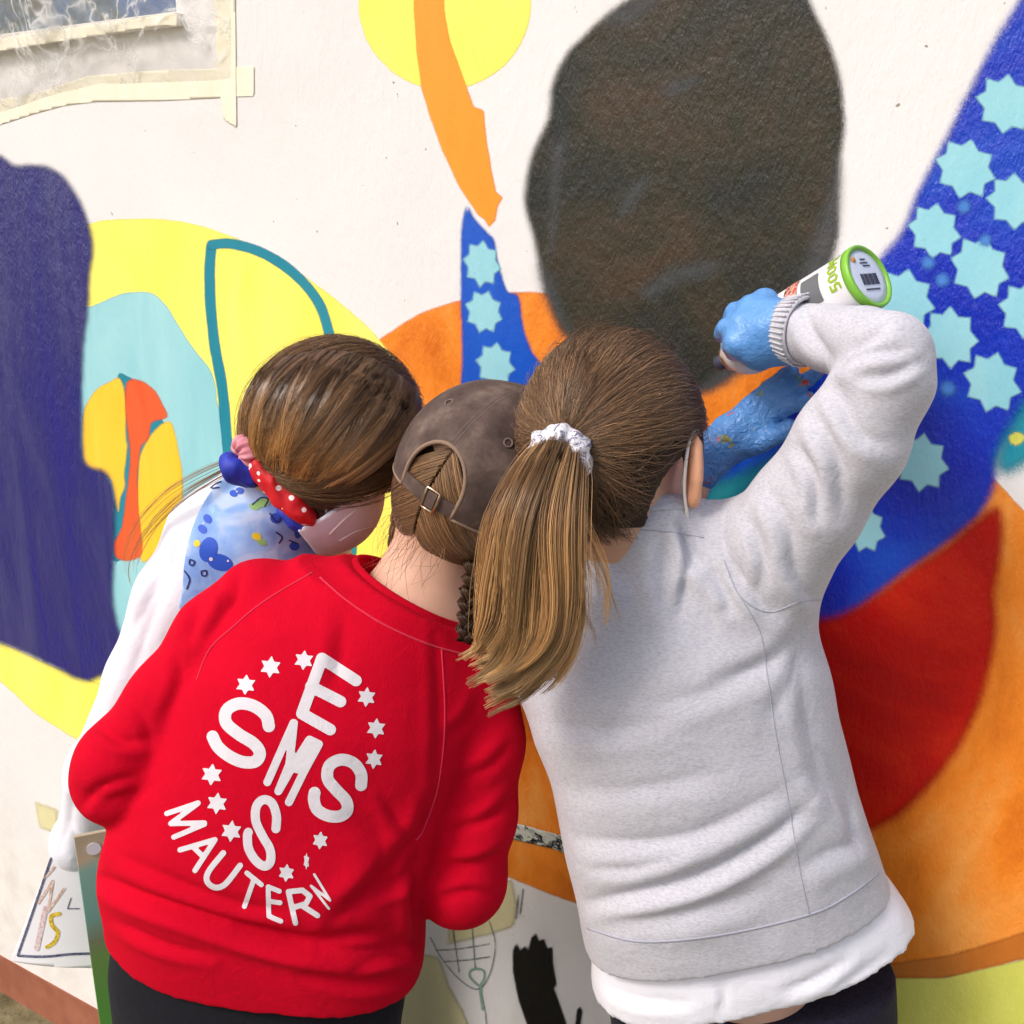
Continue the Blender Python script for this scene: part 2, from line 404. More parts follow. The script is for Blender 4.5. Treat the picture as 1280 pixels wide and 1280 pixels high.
painted('painted_blue_body', [(1320,-90),(1275,0),(1245,48),(1215,108),(1183,172),(1150,235),(1130,285),(1105,318),(1075,355),(1040,430),(1005,480),(965,520),(905,585),(860,650),(850,740),(900,800),(1000,800),(1070,765),(1130,718),(1180,682),(1220,648),(1240,612),(1250,568),(1285,520),(1350,440),(1420,300),(1480,100),(1500,-90)], m_blue, cell=8, fringe=11)
painted('painted_red_petal', [(900,790),(1027,774),(1070,760),(1130,718),(1180,684),(1222,650),(1242,636),(1251,645),(1251,690),(1242,740),(1244,790),(1230,860),(1200,930),(1150,995),(1100,1032),(1040,1045),(900,1030)], m_red, cell=8, fringe=14)
painted('painted_dark_oval', [(720,55),(760,18),(810,-14),(900,-45),(985,-35),(1022,25),(1045,80),(1055,150),(1049,205),(1047,260),(1045,300),(1028,350),(1000,398),(960,437),(920,466),(882,490),(840,492),(760,465),(708,420),(692,392),(677,345),(668,300),(657,258),(660,212),(672,178),(686,148),(690,112),(700,82)], m_blk, cell=8, fringe=9)
for pl in ([(672,330),(690,345),(700,380),(716,412),(740,445),(716,430),(696,404),(680,370)], [(1046,205),(1052,225),(1046,300),(1030,350),(1002,396),(985,400),(1005,330),(1030,260)],
           [(772,262),(786,236),(812,220),(802,242),(784,268)], [(800,366),(840,336),(896,326),(890,342),(850,354),(816,372)], [(824,112),(850,98),(876,96),(866,108),(842,122)], [(690,186),(708,176),(700,230),(694,300),(684,320),(688,240)],
           [(860,492),(890,470),(930,448),(960,438),(930,466),(890,490)], [(760,20),(800,-5),(840,-20),(812,14),(772,34)]):
    painted('painted_grey_smudge', pl, m_gry, cell=4, fringe=14)
painted('painted_teal_spray', [(1246,575),(1262,535),(1290,500),(1300,560),(1262,590)], m_teals, cell=5, fringe=14)
painted('painted_teal_spray', [(885,610),(930,590),(985,560),(1010,520),(1000,580),(940,620),(890,640)], m_teals, cell=5, fringe=14)
painted('painted_yellow_spot', [(1262,545),(1272,540),(1282,546),(1274,556),(1264,554)], m_lime, cell=3, fringe=6)
def star_poly(cx, cy, rx, ry, n, rot, inner, sk=0.0):
    out = []
    for k in range(2*n):
        r = 1 if k % 2 == 0 else inner
        a = rot + math.pi*k/n
        x, y = rx*r*math.cos(a), ry*r*math.sin(a)
        out.append((cx+x, cy+y+sk*x))
    return out
for (x, y, rx, ry, ro) in [(602,330,24,30,.1),(605,390,24,28,.25),(619,456,25,29,.1),(1257,130,38,38,.1),(1207,211,39,39,.2),(1268,252,36,36,.0),(1168,289,34,36,.1),(1225,335,38,41,.2),(1130,375,40,40,.15),
                           (1283,388,36,37,.1),(1188,422,36,40,.0),(1240,478,37,39,.2),(1152,578,35,38,.1),(1080,660,27,32,.25)]:
    painted('painted_star', star_poly(x, y, rx, ry, 8, ro, .74, .12), m_star, smooth=False, cell=3, fringe=4)
for (x, y, r) in [(1160,328,8),(1178,350,8),(1232,300,7),(1185,486,9),(1205,258,8)]:
    painted('painted_pale_dot', star_poly(x, y, r, r, 8, 0, 1), paint_mat('dot_paint', srgb(70, 130, 212), fringe=6), smooth=False, cell=3, fringe=5)
# sketches and patches low on the wall
painted('painted_cream_patch', [(600,1110),(640,1100),(646,1130),(642,1158),(610,1168),(560,1180),(560,1130)], m_cream, smooth=False, cell=6, fringe=4)
painted('painted_cream_patch', [(470,1210),(540,1195),(560,1230),(582,1300),(480,1340),(440,1300)], m_cream, cell=6, fringe=4)
painted('painted_cream_patch', [(43,1002),(72,1012),(72,1042),(50,1034)], m_cream, smooth=False, cell=4, fringe=2)
painted('pencil_outline', [[(538,1172),(552,1198),(572,1222),(592,1236),(604,1232),(614,1212),(619,1180),(612,1152)], [(600,1236),(606,1262),(609,1290)],
                           [(545,1188),(575,1186),(612,1180)], [(556,1202),(585,1200),(612,1196)], [(566,1160),(574,1215)], [(590,1155),(594,1210)]], m_pen, stroke=.8, cell=1.6, fringe=1.2)
painted('crayon_outline', [[(598,1232),(588,1222),(588,1214),(596,1211),(605,1214),(605,1224),(601,1234),(604,1262)], [(600,1240),(603,1262)]], m_pengr, stroke=1.3, cell=1.6, fringe=1.2)
painted('black_brush_stroke', [(641,1186),(646,1178),(650,1188),(657,1182),(660,1190),(664,1172),(670,1167),(673,1176),(680,1174),(684,1186),(690,1184),(691,1204),(696,1232),(692,1234),(702,1262),(718,1310),(668,1310),(648,1250),(641,1215)], m_ink, smooth=False, cell=3, fringe=2)
painted('black_brush_stroke', [(721,1262),(725,1258),(728,1264),(724,1290),(718,1290)], m_ink, smooth=False, cell=2, fringe=1.5)
painted('black_brush_stroke', [[(654,1112),(650,1142)], [(648,1120),(645,1148)]], m_ink, stroke=.8, cell=1.6, fringe=1.2)
t = NT('smeared_tape'); c = t.ramp(t.noise(55, 4, .7, None, 1.5), [(.40, srgb(22, 20, 28)), (.45, srgb(84, 94, 96)), (.5, srgb(206, 210, 202)), (.62, srgb(208, 212, 200)), (.68, srgb(120, 150, 60))])
M_STAPE = t.set(c, .6)
def wall_strip(name, poly, mat, parent, off, cell=6, wav=0.0, thick=.0008):
    sdf = poly_sdf(poly); pts, fc, val = march(sdf, *bbox(poly, 2), cell, 0)
    V = wallp(pts[:, 0], pts[:, 1], off)
    if wav: V += WN[None]*(wav*(np.sin(V[:, 2]*60+V[:, 0]*22)*.5+np.sin(V[:, 0]*41+1)*.5+1))[:, None]
    o = mesh_obj(name, V, [f[::-1] for f in fc], mat, parent)
    m = o.modifiers.new('thick', 'SOLIDIFY'); m.thickness = thick; m.offset = 1
    return o
tp = wall_strip('masking_tape', [(600,1018),(646,1029),(690,1041),(740,1054),(800,1070),(800,1098),(738,1079),(690,1060),(642,1049),(600,1036)], M_STAPE, None, .0026, 5)
tag(tp, 'paint smeared strip of tape across the orange disc between the two sweatshirts', 'tape')

# plastic film and tape over the window
t = NT('cream_tape'); c = t.ramp(t.noise(30, 3), [(.3, srgb(240, 233, 208)), (.7, srgb(244, 239, 222))]); M_TAPE = t.set(c, .6, t.bump(t.noise(160), .2, .0006), .3)
film = thing('masking_film', 'clear plastic film stuck over the window with cream masking tape', 'plastic sheet', tuple(wallp([150], [100], .02)[0]))
nx, ny = 70, 46
gx, gy = np.meshgrid(np.linspace(-330, 282, nx), np.linspace(-300, 128, ny), indexing='ij')
bot = np.interp(gx, [-330, -40, 0, 60, 110, 282], [180, 150, 138, 118, 106, 100])
gy2 = -300 + (gy+300)/(428)*(bot+300)
V = wallp(gx.ravel(), gy2.ravel(), .0155)
X, Y = gx.ravel(), gy2.ravel()
edge = np.clip(np.minimum((282-X)/70, (bot.ravel()-Y)/60), 0, 1)
wr = .006*np.abs(np.sin((X+Y*.7)*.045+1.4*np.sin(Y*.02))) + .004*np.abs(np.sin((X*.5-Y*.9)*.08+np.sin(X*.03)*2)) + .003*np.sin(X*.11+Y*.05)
V += WN[None]*((wr+.001)*edge - .0152*(1-edge))[:, None]
idx = np.arange(nx*ny).reshape(nx, ny)
Fq = np.stack([idx[:-1, :-1], idx[:-1, 1:], idx[1:, 1:], idx[1:, :-1]], -1).reshape(-1, 4)
_n = np.cross(V[Fq[0, 1]]-V[Fq[0, 0]], V[Fq[0, 2]]-V[Fq[0, 0]])
if _n @ WN < 0: Fq = Fq[:, ::-1].copy()
t = NT('clear_film')
n = t.noise(26, 4, .6, t.mapping((1, 1, 1), (.5, .3, .2)), 1.0)
nb = t.bump(n, .5, .012)
gl = t.n('ShaderNodeBsdfGlossy'); gl.inputs['Roughness'].default_value = .10; t.l(nb, gl.inputs['Normal'])
d1 = t.n('ShaderNodeBsdfDiffuse'); d1.inputs['Color'].default_value = (.95, .95, .95, 1)
d2 = t.n('ShaderNodeBsdfTranslucent'); d2.inputs['Color'].default_value = (.95, .95, .95, 1)
df = t.n('ShaderNodeMixShader'); df.inputs[0].default_value = .45; t.l(d1.outputs[0], df.inputs[1]); t.l(d2.outputs[0], df.inputs[2])
rid = t.noise(9, 3, .55, t.mapping((1, 1, 1), (.5, .9, .2)), 1.4)
rid = t.math('POWER', t.math('SUBTRACT', 1.0, t.math('ABSOLUTE', t.math('MULTIPLY', t.math('SUBTRACT', rid, .5), 5.0)), clamp=True), 9.0)  # whitish fold streaks: the film's shine painted in as diffuse white
tr = t.n('ShaderNodeBsdfTransparent'); tr.inputs['Color'].default_value = (.99, .985, .975, 1)
fr = t.n('ShaderNodeLayerWeight'); fr.inputs['Blend'].default_value = .12; t.l(nb, fr.inputs['Normal'])
m1 = t.n('ShaderNodeMixShader'); t.l(t.math('MAXIMUM', t.mapr(n, .5, .72, .02, .12), t.math('MULTIPLY', rid, .75)), m1.inputs[0]); t.l(tr.outputs[0], m1.inputs[1]); t.l(df.outputs[0], m1.inputs[2])
m2 = t.n('ShaderNodeMixShader'); t.l(t.math('MINIMUM', t.math('ADD', t.math('MULTIPLY', fr.outputs[0], .5), .03), .3), m2.inputs[0]); t.l(m1.outputs[0], m2.inputs[1]); t.l(gl.outputs[0], m2.inputs[2])
t.l(m2.outputs[0], t.out.inputs['Surface'])
mesh_obj('film', V, Fq, t.m, film)
wall_strip('tape', [(-330,190),(-60,166),(0,156),(40,143),(80,132),(120,127),(200,126),(318,120),(318,82),(268,86),(180,89),(110,95),(60,112),(20,122),(0,124),(-330,150)], M_TAPE, film, .0007, 4, .00008, .00012)
wall_strip('tape', [(266,-300),(294,-300),(294,0),(296,160),(280,150),(272,100),(268,0)], M_TAPE, film, .0011, 4, .00005, .00012)
wall_strip('tape', [(-330,86),(0,48),(100,33),(206,19),(222,17),(222,34),(206,31),(100,48),(0,64),(-330,100)], M_TAPE, film, .0175, 4, .0002, .0004)

# ------------------------------------------------------------------ soft forms: distance fields turned into one continuous surface
def nrm(v): v = np.asarray(v, float); return v/np.linalg.norm(v)
def ell(Q, c, r, R=None):
    q = Q - np.asarray(c, np.float32)
    if R is not None: q = q @ np.asarray(R, np.float32).T
    r = np.asarray(r, np.float32)
    a = q/r; k0 = np.sqrt((a*a).sum(1)); b = a/r; k1 = np.sqrt((b*b).sum(1)) + 1e-9
    return k0*(k0-1)/k1
def cone(Q, a, b, ra, rb):
    a = np.asarray(a, np.float32); b = np.asarray(b, np.float32); e = b-a
    w = Q-a; t = np.clip((w @ e)/float(e @ e + 1e-12), 0, 1)
    w = w - t[:, None]*e
    return np.sqrt((w*w).sum(1)) - (ra+(rb-ra)*t)
def smin(a, b, k):
    h = np.clip(.5+.5*(b-a)/k, 0, 1)
    return b + (a-b)*h - k*h*(1-h)
def chain(Q, pts, rads, k=.0):
    d = None
    for i in range(len(pts)-1):
        c = cone(Q, pts[i], pts[i+1], rads[i], rads[i+1])
        d = c if d is None else (np.minimum(d, c) if k == 0 else smin(d, c, k))
    return d
def loft(Q, rings, side, p=2.4):
    """rings: (centre xyz, half width, half depth) along a nearly straight axis"""
    C = np.array([r[0] for r in rings], float); A = np.array([r[1] for r in rings]); B = np.array([r[2] for r in rings])
    w = nrm(C[-1]-C[0]); s = np.asarray(side, float); s = nrm(s-w*(s @ w)); d = np.cross(w, s)
    T = (C-C[0]) @ w; t = (Q-C[0].astype(np.float32)) @ w.astype(np.float32)
    cs = np.interp(t, T, (C-C[0]) @ s); cd = np.interp(t, T, (C-C[0]) @ d)
    # smooth the piecewise radii
    tt = np.linspace(T[0], T[-1], 60)
    ker = np.ones(9)/9
    sm = lambda y: np.convolve(np.pad(np.interp(tt, T, y), 4, mode='edge'), ker, 'valid')
    a = np.interp(t, tt, sm(A)); b = np.interp(t, tt, sm(B))
    x = ((Q-C[0].astype(np.float32)) @ s.astype(np.float32) - cs)/a
    y = ((Q-C[0].astype(np.float32)) @ d.astype(np.float32) - cd)/b
    f = ((np.abs(x)**p + np.abs(y)**p)**(1/p) - 1)*np.minimum(a, b)
    return np.maximum(np.maximum(f, t-T[-1]), T[0]-t)
def surfnet(f, lo, hi, h):
    lo = np.asarray(lo, float); hi = np.asarray(hi, float)
    n = np.ceil((hi-lo)/h).astype(int)+1
    ax = [(lo[i]+h*np.arange(n[i])).astype(np.float32) for i in range(3)]
    G = np.stack(np.meshgrid(*ax, indexing='ij'), -1).reshape(-1, 3)
    Vv = np.empty(len(G), np.float32); CH = 400000
    for i in range(0, len(G), CH): Vv[i:i+CH] = f(G[i:i+CH])
    D = Vv.reshape(n); ins = D < 0
    cs = [(i, j, k) for i in (0, 1) for j in (0, 1) for k in (0, 1)]
    sl = lambda A, c: A[c[0]:n[0]-1+c[0], c[1]:n[1]-1+c[1], c[2]:n[2]-1+c[2]]
    cnt = sum(sl(ins, c).astype(np.int8) for c in cs)
    act = (cnt > 0) & (cnt < 8); I = np.argwhere(act)
    idx = -np.ones(act.shape, np.int64); idx[act] = np.arange(len(I))
    acc = np.zeros((len(I), 3)); num = np.zeros(len(I))
    for a in cs:
        for axn in range(3):
            if a[axn] == 1: continue
            b = list(a); b[axn] = 1
            da = D[I[:, 0]+a[0], I[:, 1]+a[1], I[:, 2]+a[2]]; db = D[I[:, 0]+b[0], I[:, 1]+b[1], I[:, 2]+b[2]]
            m = (da < 0) != (db < 0); t = np.where(m, da/(da-db+1e-20), 0)
            p = np.array(a, float)[None].repeat(len(I), 0); p[:, axn] += t
            acc[m] += p[m]; num[m] += 1
    V = lo + h*(I + acc/num[:, None])
    quads = []
    for axn in range(3):
        o1, o2 = [(1, 2), (2, 0), (0, 1)][axn]
        s0 = [slice(None)]*3; s1 = [slice(None)]*3
        s0[axn] = slice(0, n[axn]-1); s1[axn] = slice(1, n[axn])
        for o in (o1, o2): s0[o] = slice(1, n[o]-1); s1[o] = slice(1, n[o]-1)
        a, b = ins[tuple(s0)], ins[tuple(s1)]
        for flip, m in ((False, a & ~b), (True, b & ~a)):
            E = np.argwhere(m)
            if not len(E): continue
            E[:, o1] += 1; E[:, o2] += 1
            def cell(d1, d2):
                c = E.copy(); c[:, o1] += d1; c[:, o2] += d2
                return idx[c[:, 0], c[:, 1], c[:, 2]]
            q = np.stack([cell(-1, -1), cell(0, -1), cell(0, 0), cell(-1, 0)], 1)
            quads.append(q[:, ::-1] if flip else q)
    return V, np.concatenate(quads)
def vnormals(V, Q):
    n = np.cross(V[Q[:, 2]]-V[Q[:, 0]], V[Q[:, 3]]-V[Q[:, 1]]); N = np.zeros_like(V)
    for k in range(4): np.add.at(N, Q[:, k], n)
    return N/(np.linalg.norm(N, axis=1)[:, None]+1e-12)
def relax(V, Q, it=2, k=.5):
    for _ in range(it):
        A = np.zeros_like(V); c = np.zeros(len(V))
        for i in range(4):
            np.add.at(A, Q[:, i], V[Q[:, (i+1) % 4]]); np.add.at(A, Q[:, i], V[Q[:, (i+3) % 4]]); np.add.at(c, Q[:, i], 2)
        V = V*(1-k) + k*A/c[:, None]
    return V
def folds(V, Q, items):
    """cloth folds: each a line in photo pixels, width (px), depth (m); valley with a ridge beside it"""
    N = vnormals(V, Q); x, y = project(V); view = V-CAM; view /= np.linalg.norm(view, axis=1)[:, None]
    face = np.clip(-(N*view).sum(1)*2, 0, 1)
    disp = np.zeros(len(V)); Pt = np.stack([x, y], 1)
    for L, w, dep in items:
        L = catmull(L, 5) if len(L) > 2 else np.asarray(L, float)
        seg = np.linalg.norm(np.diff(L, axis=0), axis=1); tot = seg.sum(); s0 = 0
        best = np.full(len(V), 1e9); sd = np.zeros(len(V)); tt = np.zeros(len(V))
        lo = L.min(0)-4*w; hi = L.max(0)+4*w
        m = np.where((x > lo[0]) & (x < hi[0]) & (y > lo[1]) & (y < hi[1]) & (face > 0))[0]
        if not len(m): continue
        for (a, b), sl in zip(zip(L[:-1], L[1:]), seg):
            e = b-a; q = Pt[m]-a; t = np.clip(q @ e/(e @ e+1e-9), 0, 1); r = q-t[:, None]*e; d = np.sqrt((r*r).sum(1))
            sg = np.sign(e[0]*q[:, 1]-e[1]*q[:, 0]); u = d < best[m]
            best[m[u]] = d[u]; sd[m[u]] = (d*sg)[u]; tt[m[u]] = ((s0+t*sl)/tot)[u]; s0 += sl
        z = sd[m]/w; env = np.sin(np.pi*np.clip(tt[m]*.92+.04, 0, 1))**.6
        disp[m] += 1.45*dep*env*face[m]*(-np.exp(-np.abs(z)**1.25*1.25) + .6*np.exp(-((z-1.7)/1.0)**2))*(best[m] < 4*w)
    return V + N*disp[:, None]
def noise3(V, seed, freq, n=10):
    r = np.random.default_rng(seed); o = np.zeros(len(V))
    for _ in range(n):
        k = r.normal(size=3); k = k/np.linalg.norm(k)*freq*r.uniform(.6, 1.6); o += np.sin(V @ k + r.uniform(0, 6.28))
    return o/math.sqrt(n)
class Surf:
    """a finished cloth or skin surface that things can be laid upon"""
    def __init__(s, V, Q): s.V, s.Q = V, Q; s.bvh = BVHTree.FromPolygons([Vector(v) for v in V], [tuple(map(int, q)) for q in Q]); s.N = vnormals(V, Q)
    def hit(s, px, py):
        r = nrm(ray(px, py)); h = s.bvh.ray_cast(Vector(CAM), Vector(r))
        if h[0] is None: return None
        n = np.array(h[1]); q = s.Q[h[2]]; n = nrm(s.N[q].mean(0))
        return np.array(h[0]), n
    def patch(s, name, sdf, b, cell, mat, parent, off=.0012, thick=0, attrs=False, iso=0):
        pts, fc, val = march(sdf, *b, cell, iso)
        V, ok = np.zeros((len(pts), 3)), np.zeros(len(pts), bool)
        for i, (x, y) in enumerate(pts):
            h = s.hit(x, y)
            if h: V[i] = h[0]+h[1]*off; ok[i] = True
        z = (V-CAM) @ FWD
        F2 = [f[::-1] for f in fc if all(ok[k] for k in f) and (max(z[k] for k in f)-min(z[k] for k in f)) < .03]
        if not F2: return None
        par_ = list(range(len(V)))
        def root(i):
            while par_[i] != i: par_[i] = par_[par_[i]]; i = par_[i]
            return i
        for f in F2:
            for k in f[1:]: par_[root(k)] = root(f[0])
        cnt = {}
        for f in F2: cnt[root(f[0])] = cnt.get(root(f[0]), 0)+1
        top = max(cnt, key=cnt.get); F2 = [f for f in F2 if root(f[0]) == top]
        used = sorted({k for f in F2 for k in f}); mp = {k: i for i, k in enumerate(used)}
        V = V[used]; val = val[used]; F2 = [[mp[k] for k in f] for f in F2]
        o = mesh_obj(name, V, F2, mat, parent, attrs={'d': -val} if attrs else None)
        if thick:
            m = o.modifiers.new('thick', 'SOLIDIFY'); m.thickness = thick; m.offset = 1
        return o
    def seam(s, name, line, rad, mat, parent, off=0.0, sm=True):
        L = catmull(line, 10) if sm else np.asarray(line, float)
        out = []
        for x, y in L:
            h = s.hit(x, y)
            if h: out.append(h[0]+h[1]*off)
        if len(out) < 3: return None
        V, Fc = sweep(out, rad, 6); return mesh_obj(name, V, Fc, mat, parent)
def soft(name, f, lo, hi, h, mat, parent, it=2, fold=None, rough=None, k=.5):
    V, Q = surfnet(f, lo, hi, h); V = relax(V, Q, it, k)
    if rough:
        N = vnormals(V, Q); nz = noise3(V, rough[2], rough[1]) + .35*noise3(V, rough[2]+50, rough[1]*2.3) - .8*np.abs(noise3(V, rough[2]+90, rough[1]*.8))
        V = V + N*(rough[0]*nz)[:, None]
    if fold: V = relax(folds(V, Q, fold), Q, 1, .3)
    return mesh_obj(name, V, Q, mat, parent), Surf(V, Q)
def bounds(pts, m):
    A = np.array(pts); return A.min(0)-m, A.max(0)+m

# ------------------------------------------------------------------ cloth, skin, hair materials
def cloth(name, c, rough=.85, weave=900, heather=None, bumpk=.25, sheen=.25):
    t = NT(name)
    n = t.noise(9, 3, .5)
    col = t.ramp(n, [(.3, dk(c, .94)), (.7, c)])
    if heather:
        v = t.mapping((1, 1, 3.6), (.0, .22, 0))
        h = t.noise(230, 3, .7, v); col = t.mix(t.mapr(h, .42, .66, 0, 1), col, heather)
        h2 = t.noise(420, 2, .6, t.mapping((1, 1, 3.0), (0, .2, .3))); col = t.mix(t.mapr(h2, .60, .74, 0, .6), col, dk(c, 1.12))
    b = t.noise(weave, 3, .7); b2 = t.noise(42, 4, .62, None, .5)
    nb = t.bump(b, bumpk, .0008, t.bump(b2, .4, .004))
    m = t.set(col, rough, nb, .1)
    t.b.inputs['Sheen Weight'].default_value = sheen; t.b.inputs['Sheen Roughness'].default_value = .5
    return m
def skin(name, c):
    t = NT(name); n = t.noise(30, 4, .6)
    col = t.ramp(n, [(.3, dk(c, .9)), (.7, c)])
    m = t.set(col, .5, t.bump(t.noise(500, 2), .12, .0004), .35)
    t.b.inputs['Subsurface Weight'].default_value = .15; t.b.inputs['Subsurface Radius'].default_value = (.01, .004, .002); t.b.inputs['Subsurface Scale'].default_value = .6
    return m
def hairmat(name, root, mid, tip, rough=.36):
    t = NT(name)
    r = t.attr('rnd'); a = t.attr('along')
    base = t.ramp(a, [(0, root), (.5, mid), (1, tip)])
    var = t.ramp(r, [(0, (.46, .43, .40, 1)), (.45, (.92, .89, .86, 1)), (.85, (1.5, 1.42, 1.28, 1)), (1, (2.1, 1.95, 1.7, 1))])
    col = t.mix(1.0, base, var, 'MULTIPLY')
    m = t.set(col, rough, None, .45)
    return m
def hairshell(name, c):
    t = NT(name); v = t.noise(140, 3)
    return t.set(t.ramp(v, [(.3, dk(c, .6)), (.7, c)]), .6, None, .2)
def hair(name, Sx, mat, parent, r0=.00045, r1=.00018, rnd=None, along=None):
    """strands Sx[N,K,3] as fine three sided tubes in one mesh"""
    N, K, _ = Sx.shape
    T = np.gradient(Sx, axis=1); T /= np.linalg.norm(T, axis=2)[..., None]+1e-12
    ref = np.array([.31, .77, .55]); a = np.cross(T, ref); a /= np.linalg.norm(a, axis=2)[..., None]+1e-12; b = np.cross(T, a)
    s = np.linspace(0, 1, K); rad = (r0*(1-s)+r1*s)[None, :, None]*rng.uniform(.7, 1.35, (N, 1, 1))
    V = np.stack([Sx + (a*math.cos(q)+b*math.sin(q))*rad for q in (0, 2.0944, 4.1888)], 2)      # N,K,3,3
    V = V.reshape(-1, 3)
    base = (np.arange(N)[:, None]*K + np.arange(K-1)[None])*3
    fs = []
    for k in range(3):
        k2 = (k+1) % 3
        fs.append(np.stack([base+k, base+k2, base+3+k2, base+3+k], -1).reshape(-1, 4))
    rnd = rng.uniform(0, 1, N) if rnd is None else rnd
    al = np.linspace(0, 1, K)[None].repeat(N, 0) if along is None else along
    return mesh_obj(name, V, np.concatenate(fs), mat, parent, attrs={'rnd': np.repeat(rnd, K*3), 'along': np.repeat(al.ravel(), 3)})
class Head:
    """centre, axes (ear = the person's right, face, up) and hair radii"""
    def __init__(s, c, up, face, rad):
        s.c = np.asarray(c, float); s.u = nrm(up); f = np.asarray(face, float); s.f = nrm(f-s.u*(f @ s.u)); s.r = np.cross(s.f, s.u); s.rad = np.array(rad)
        s.R = np.stack([s.r, s.f, s.u])          # rows
    def at(s, d, k=1.0):                         # local direction(s) -> point(s) on the hair ellipsoid
        d = np.asarray(d, float); d = d/np.linalg.norm(d, axis=-1, keepdims=True)
        return s.c + ((d*s.rad)*np.asarray(k)[..., None] if np.ndim(k) else d*s.rad*k) @ s.R
    def local(s, p): q = s.R @ (np.asarray(p)-s.c); return nrm(q/s.rad)
    def loc(s, x, y, z): return s.c + s.r*x + s.f*y + s.u*z
def slerp(a, b, t):
    d = np.clip((a*b).sum(-1), -1, 1); th = np.arccos(d)+1e-6
    return (np.sin((1-t)*th)/np.sin(th))[..., None]*a + (np.sin(t*th)/np.sin(th))[..., None]*b
def tied_hair(H, root, n, K=12, keep=None, guides=420, lift=.02, seed=3):
    """strands drawn back over the skull from the hairline to where the hair is tied"""
    r = np.random.default_rng(seed); g = r.normal(size=(guides*14, 3)); g /= np.linalg.norm(g, axis=1)[:, None]
    g = g[keep(g)][:guides]
    gi = r.integers(0, len(g), n); st = g[gi] + r.normal(size=(n, 3))*.095; st /= np.linalg.norm(st, axis=1)[:, None]
    st = st[keep(st)]; gi = gi[:len(st)]; n = len(st)
    rt = H.local(root); lay = r.uniform(-.015, lift, n)
    gph = r.uniform(0, 6.28, len(g)); out = np.zeros((n, K, 3)); gn = r.normal(size=(len(g), 3))*.10
    for k in range(K):
        t = k/(K-1)
        d = slerp(st, np.repeat(rt[None], n, 0), np.full(n, t*.97))
        d = d + gn[gi]*math.sin(math.pi*t) + r.normal(size=(n, 3))*.006
        rad = 1+lay*(1-.3*t) + .010*np.sin(gph[gi]+t*5) + .025*math.sin(math.pi*t)*(lay > 0)
        out[:, k] = H.at(d, rad)
    rn = np.clip(r.normal(.48, .12, n)+np.sin(gph[gi]*3)*.32, 0, 1)
    return out, rn

M_SKIN = skin('skin', srgb(226, 178, 152))
M_SKIN2 = skin('ear_skin', srgb(232, 172, 138))
M_RED = cloth('red_sweatshirt_cloth', srgb(206, 3, 38), .9, 1300, None, .6, 0)
M_REDRIB = cloth('red_rib_cloth', srgb(196, 4, 36), .9, 700, None, .3, 0)
M_GREY = cloth('heather_grey_cloth', srgb(205, 204, 212), .9, 900, srgb(178, 178, 190), .3, .15)
M_GSEAM = cloth('grey_seam_thread', srgb(172, 173, 188), .9)
M_RSEAM = cloth('red_seam_thread', srgb(222, 46, 78), .9)
M_WHITE = cloth('white_cotton', srgb(236, 236, 246), .9, 900, None, .18, .1)
M_PRINT = cloth('white_print', srgb(226, 220, 226), .7, 1200, None, .15, 0)
M_NAVY = cloth('dark_denim', srgb(34, 32, 48), .9, 800, srgb(22, 20, 34), .3, .05)
M_BLACK = cloth('black_trouser_cloth', srgb(28, 28, 34), .9, 900, None, .3, .05)
M_SHOE = cloth('shoe_cloth', srgb(90, 92, 100), .8)
M_SOLE = cloth('shoe_sole', srgb(230, 230, 226), .6)
t = NT('nitrile_glove'); n = t.noise(150, 3, .6); c = t.ramp(t.noise(24, 3), [(.3, srgb(84, 142, 208)), (.7, srgb(104, 160, 224))])
M_GLOVE = t.set(c, .36, t.bump(n, .6, .003), .5)
t = NT('nitrile_glove_used'); n = t.noise(120, 3, .6, None, .8); c = t.ramp(t.noise(24, 3), [(.3, srgb(72, 130, 200)), (.7, srgb(96, 154, 220))])
pn = t.noise(46, 3, .6); c = t.mix(t.mapr(pn, .64, .67), c, t.ramp(t.noise(60, 1), [(.42, srgb(150, 140, 78)), (.5, srgb(60, 150, 170)), (.58, srgb(206, 66, 50))]))
M_GLOVE2 = t.set(c, .36, t.bump(n, .9, .005), .5)
t = NT('mask_fleece'); M_MASK = t.set(t.ramp(t.noise(40), [(.3, srgb(234, 233, 238)), (.7, srgb(243, 242, 246))]), .8, t.bump(t.noise(700, 2), .15, .0004))
t = NT('mask_loop'); M_LOOP = t.set(srgb(240, 234, 230), .7)
t = NT('eye_white'); M_EYE = t.set(srgb(232, 228, 224), .2)
BR_D, BR_M, BR_L = srgb(72, 54, 42), srgb(104, 78, 54), srgb(158, 114, 62)
M_HAIR_G = hairmat('brown_hair_tied', srgb(108, 86, 70), srgb(132, 104, 80), srgb(150, 120, 88))
M_HAIR_P = hairmat('ponytail_hair', srgb(136, 108, 80), srgb(172, 134, 90), srgb(190, 154, 108))
M_HAIR_L = hairmat('sleek_brown_hair', srgb(92, 72, 60), srgb(126, 96, 66), srgb(160, 120, 74), .28)
M_HAIR_R = hairmat('nape_hair', srgb(136, 106, 78), srgb(120, 92, 66), srgb(92, 70, 50))
M_HAIR_B = hairmat('dark_braid_hair', srgb(70, 52, 38), srgb(62, 46, 34), srgb(58, 42, 32))
M_SH = hairshell('under_hair', srgb(66, 49, 38))

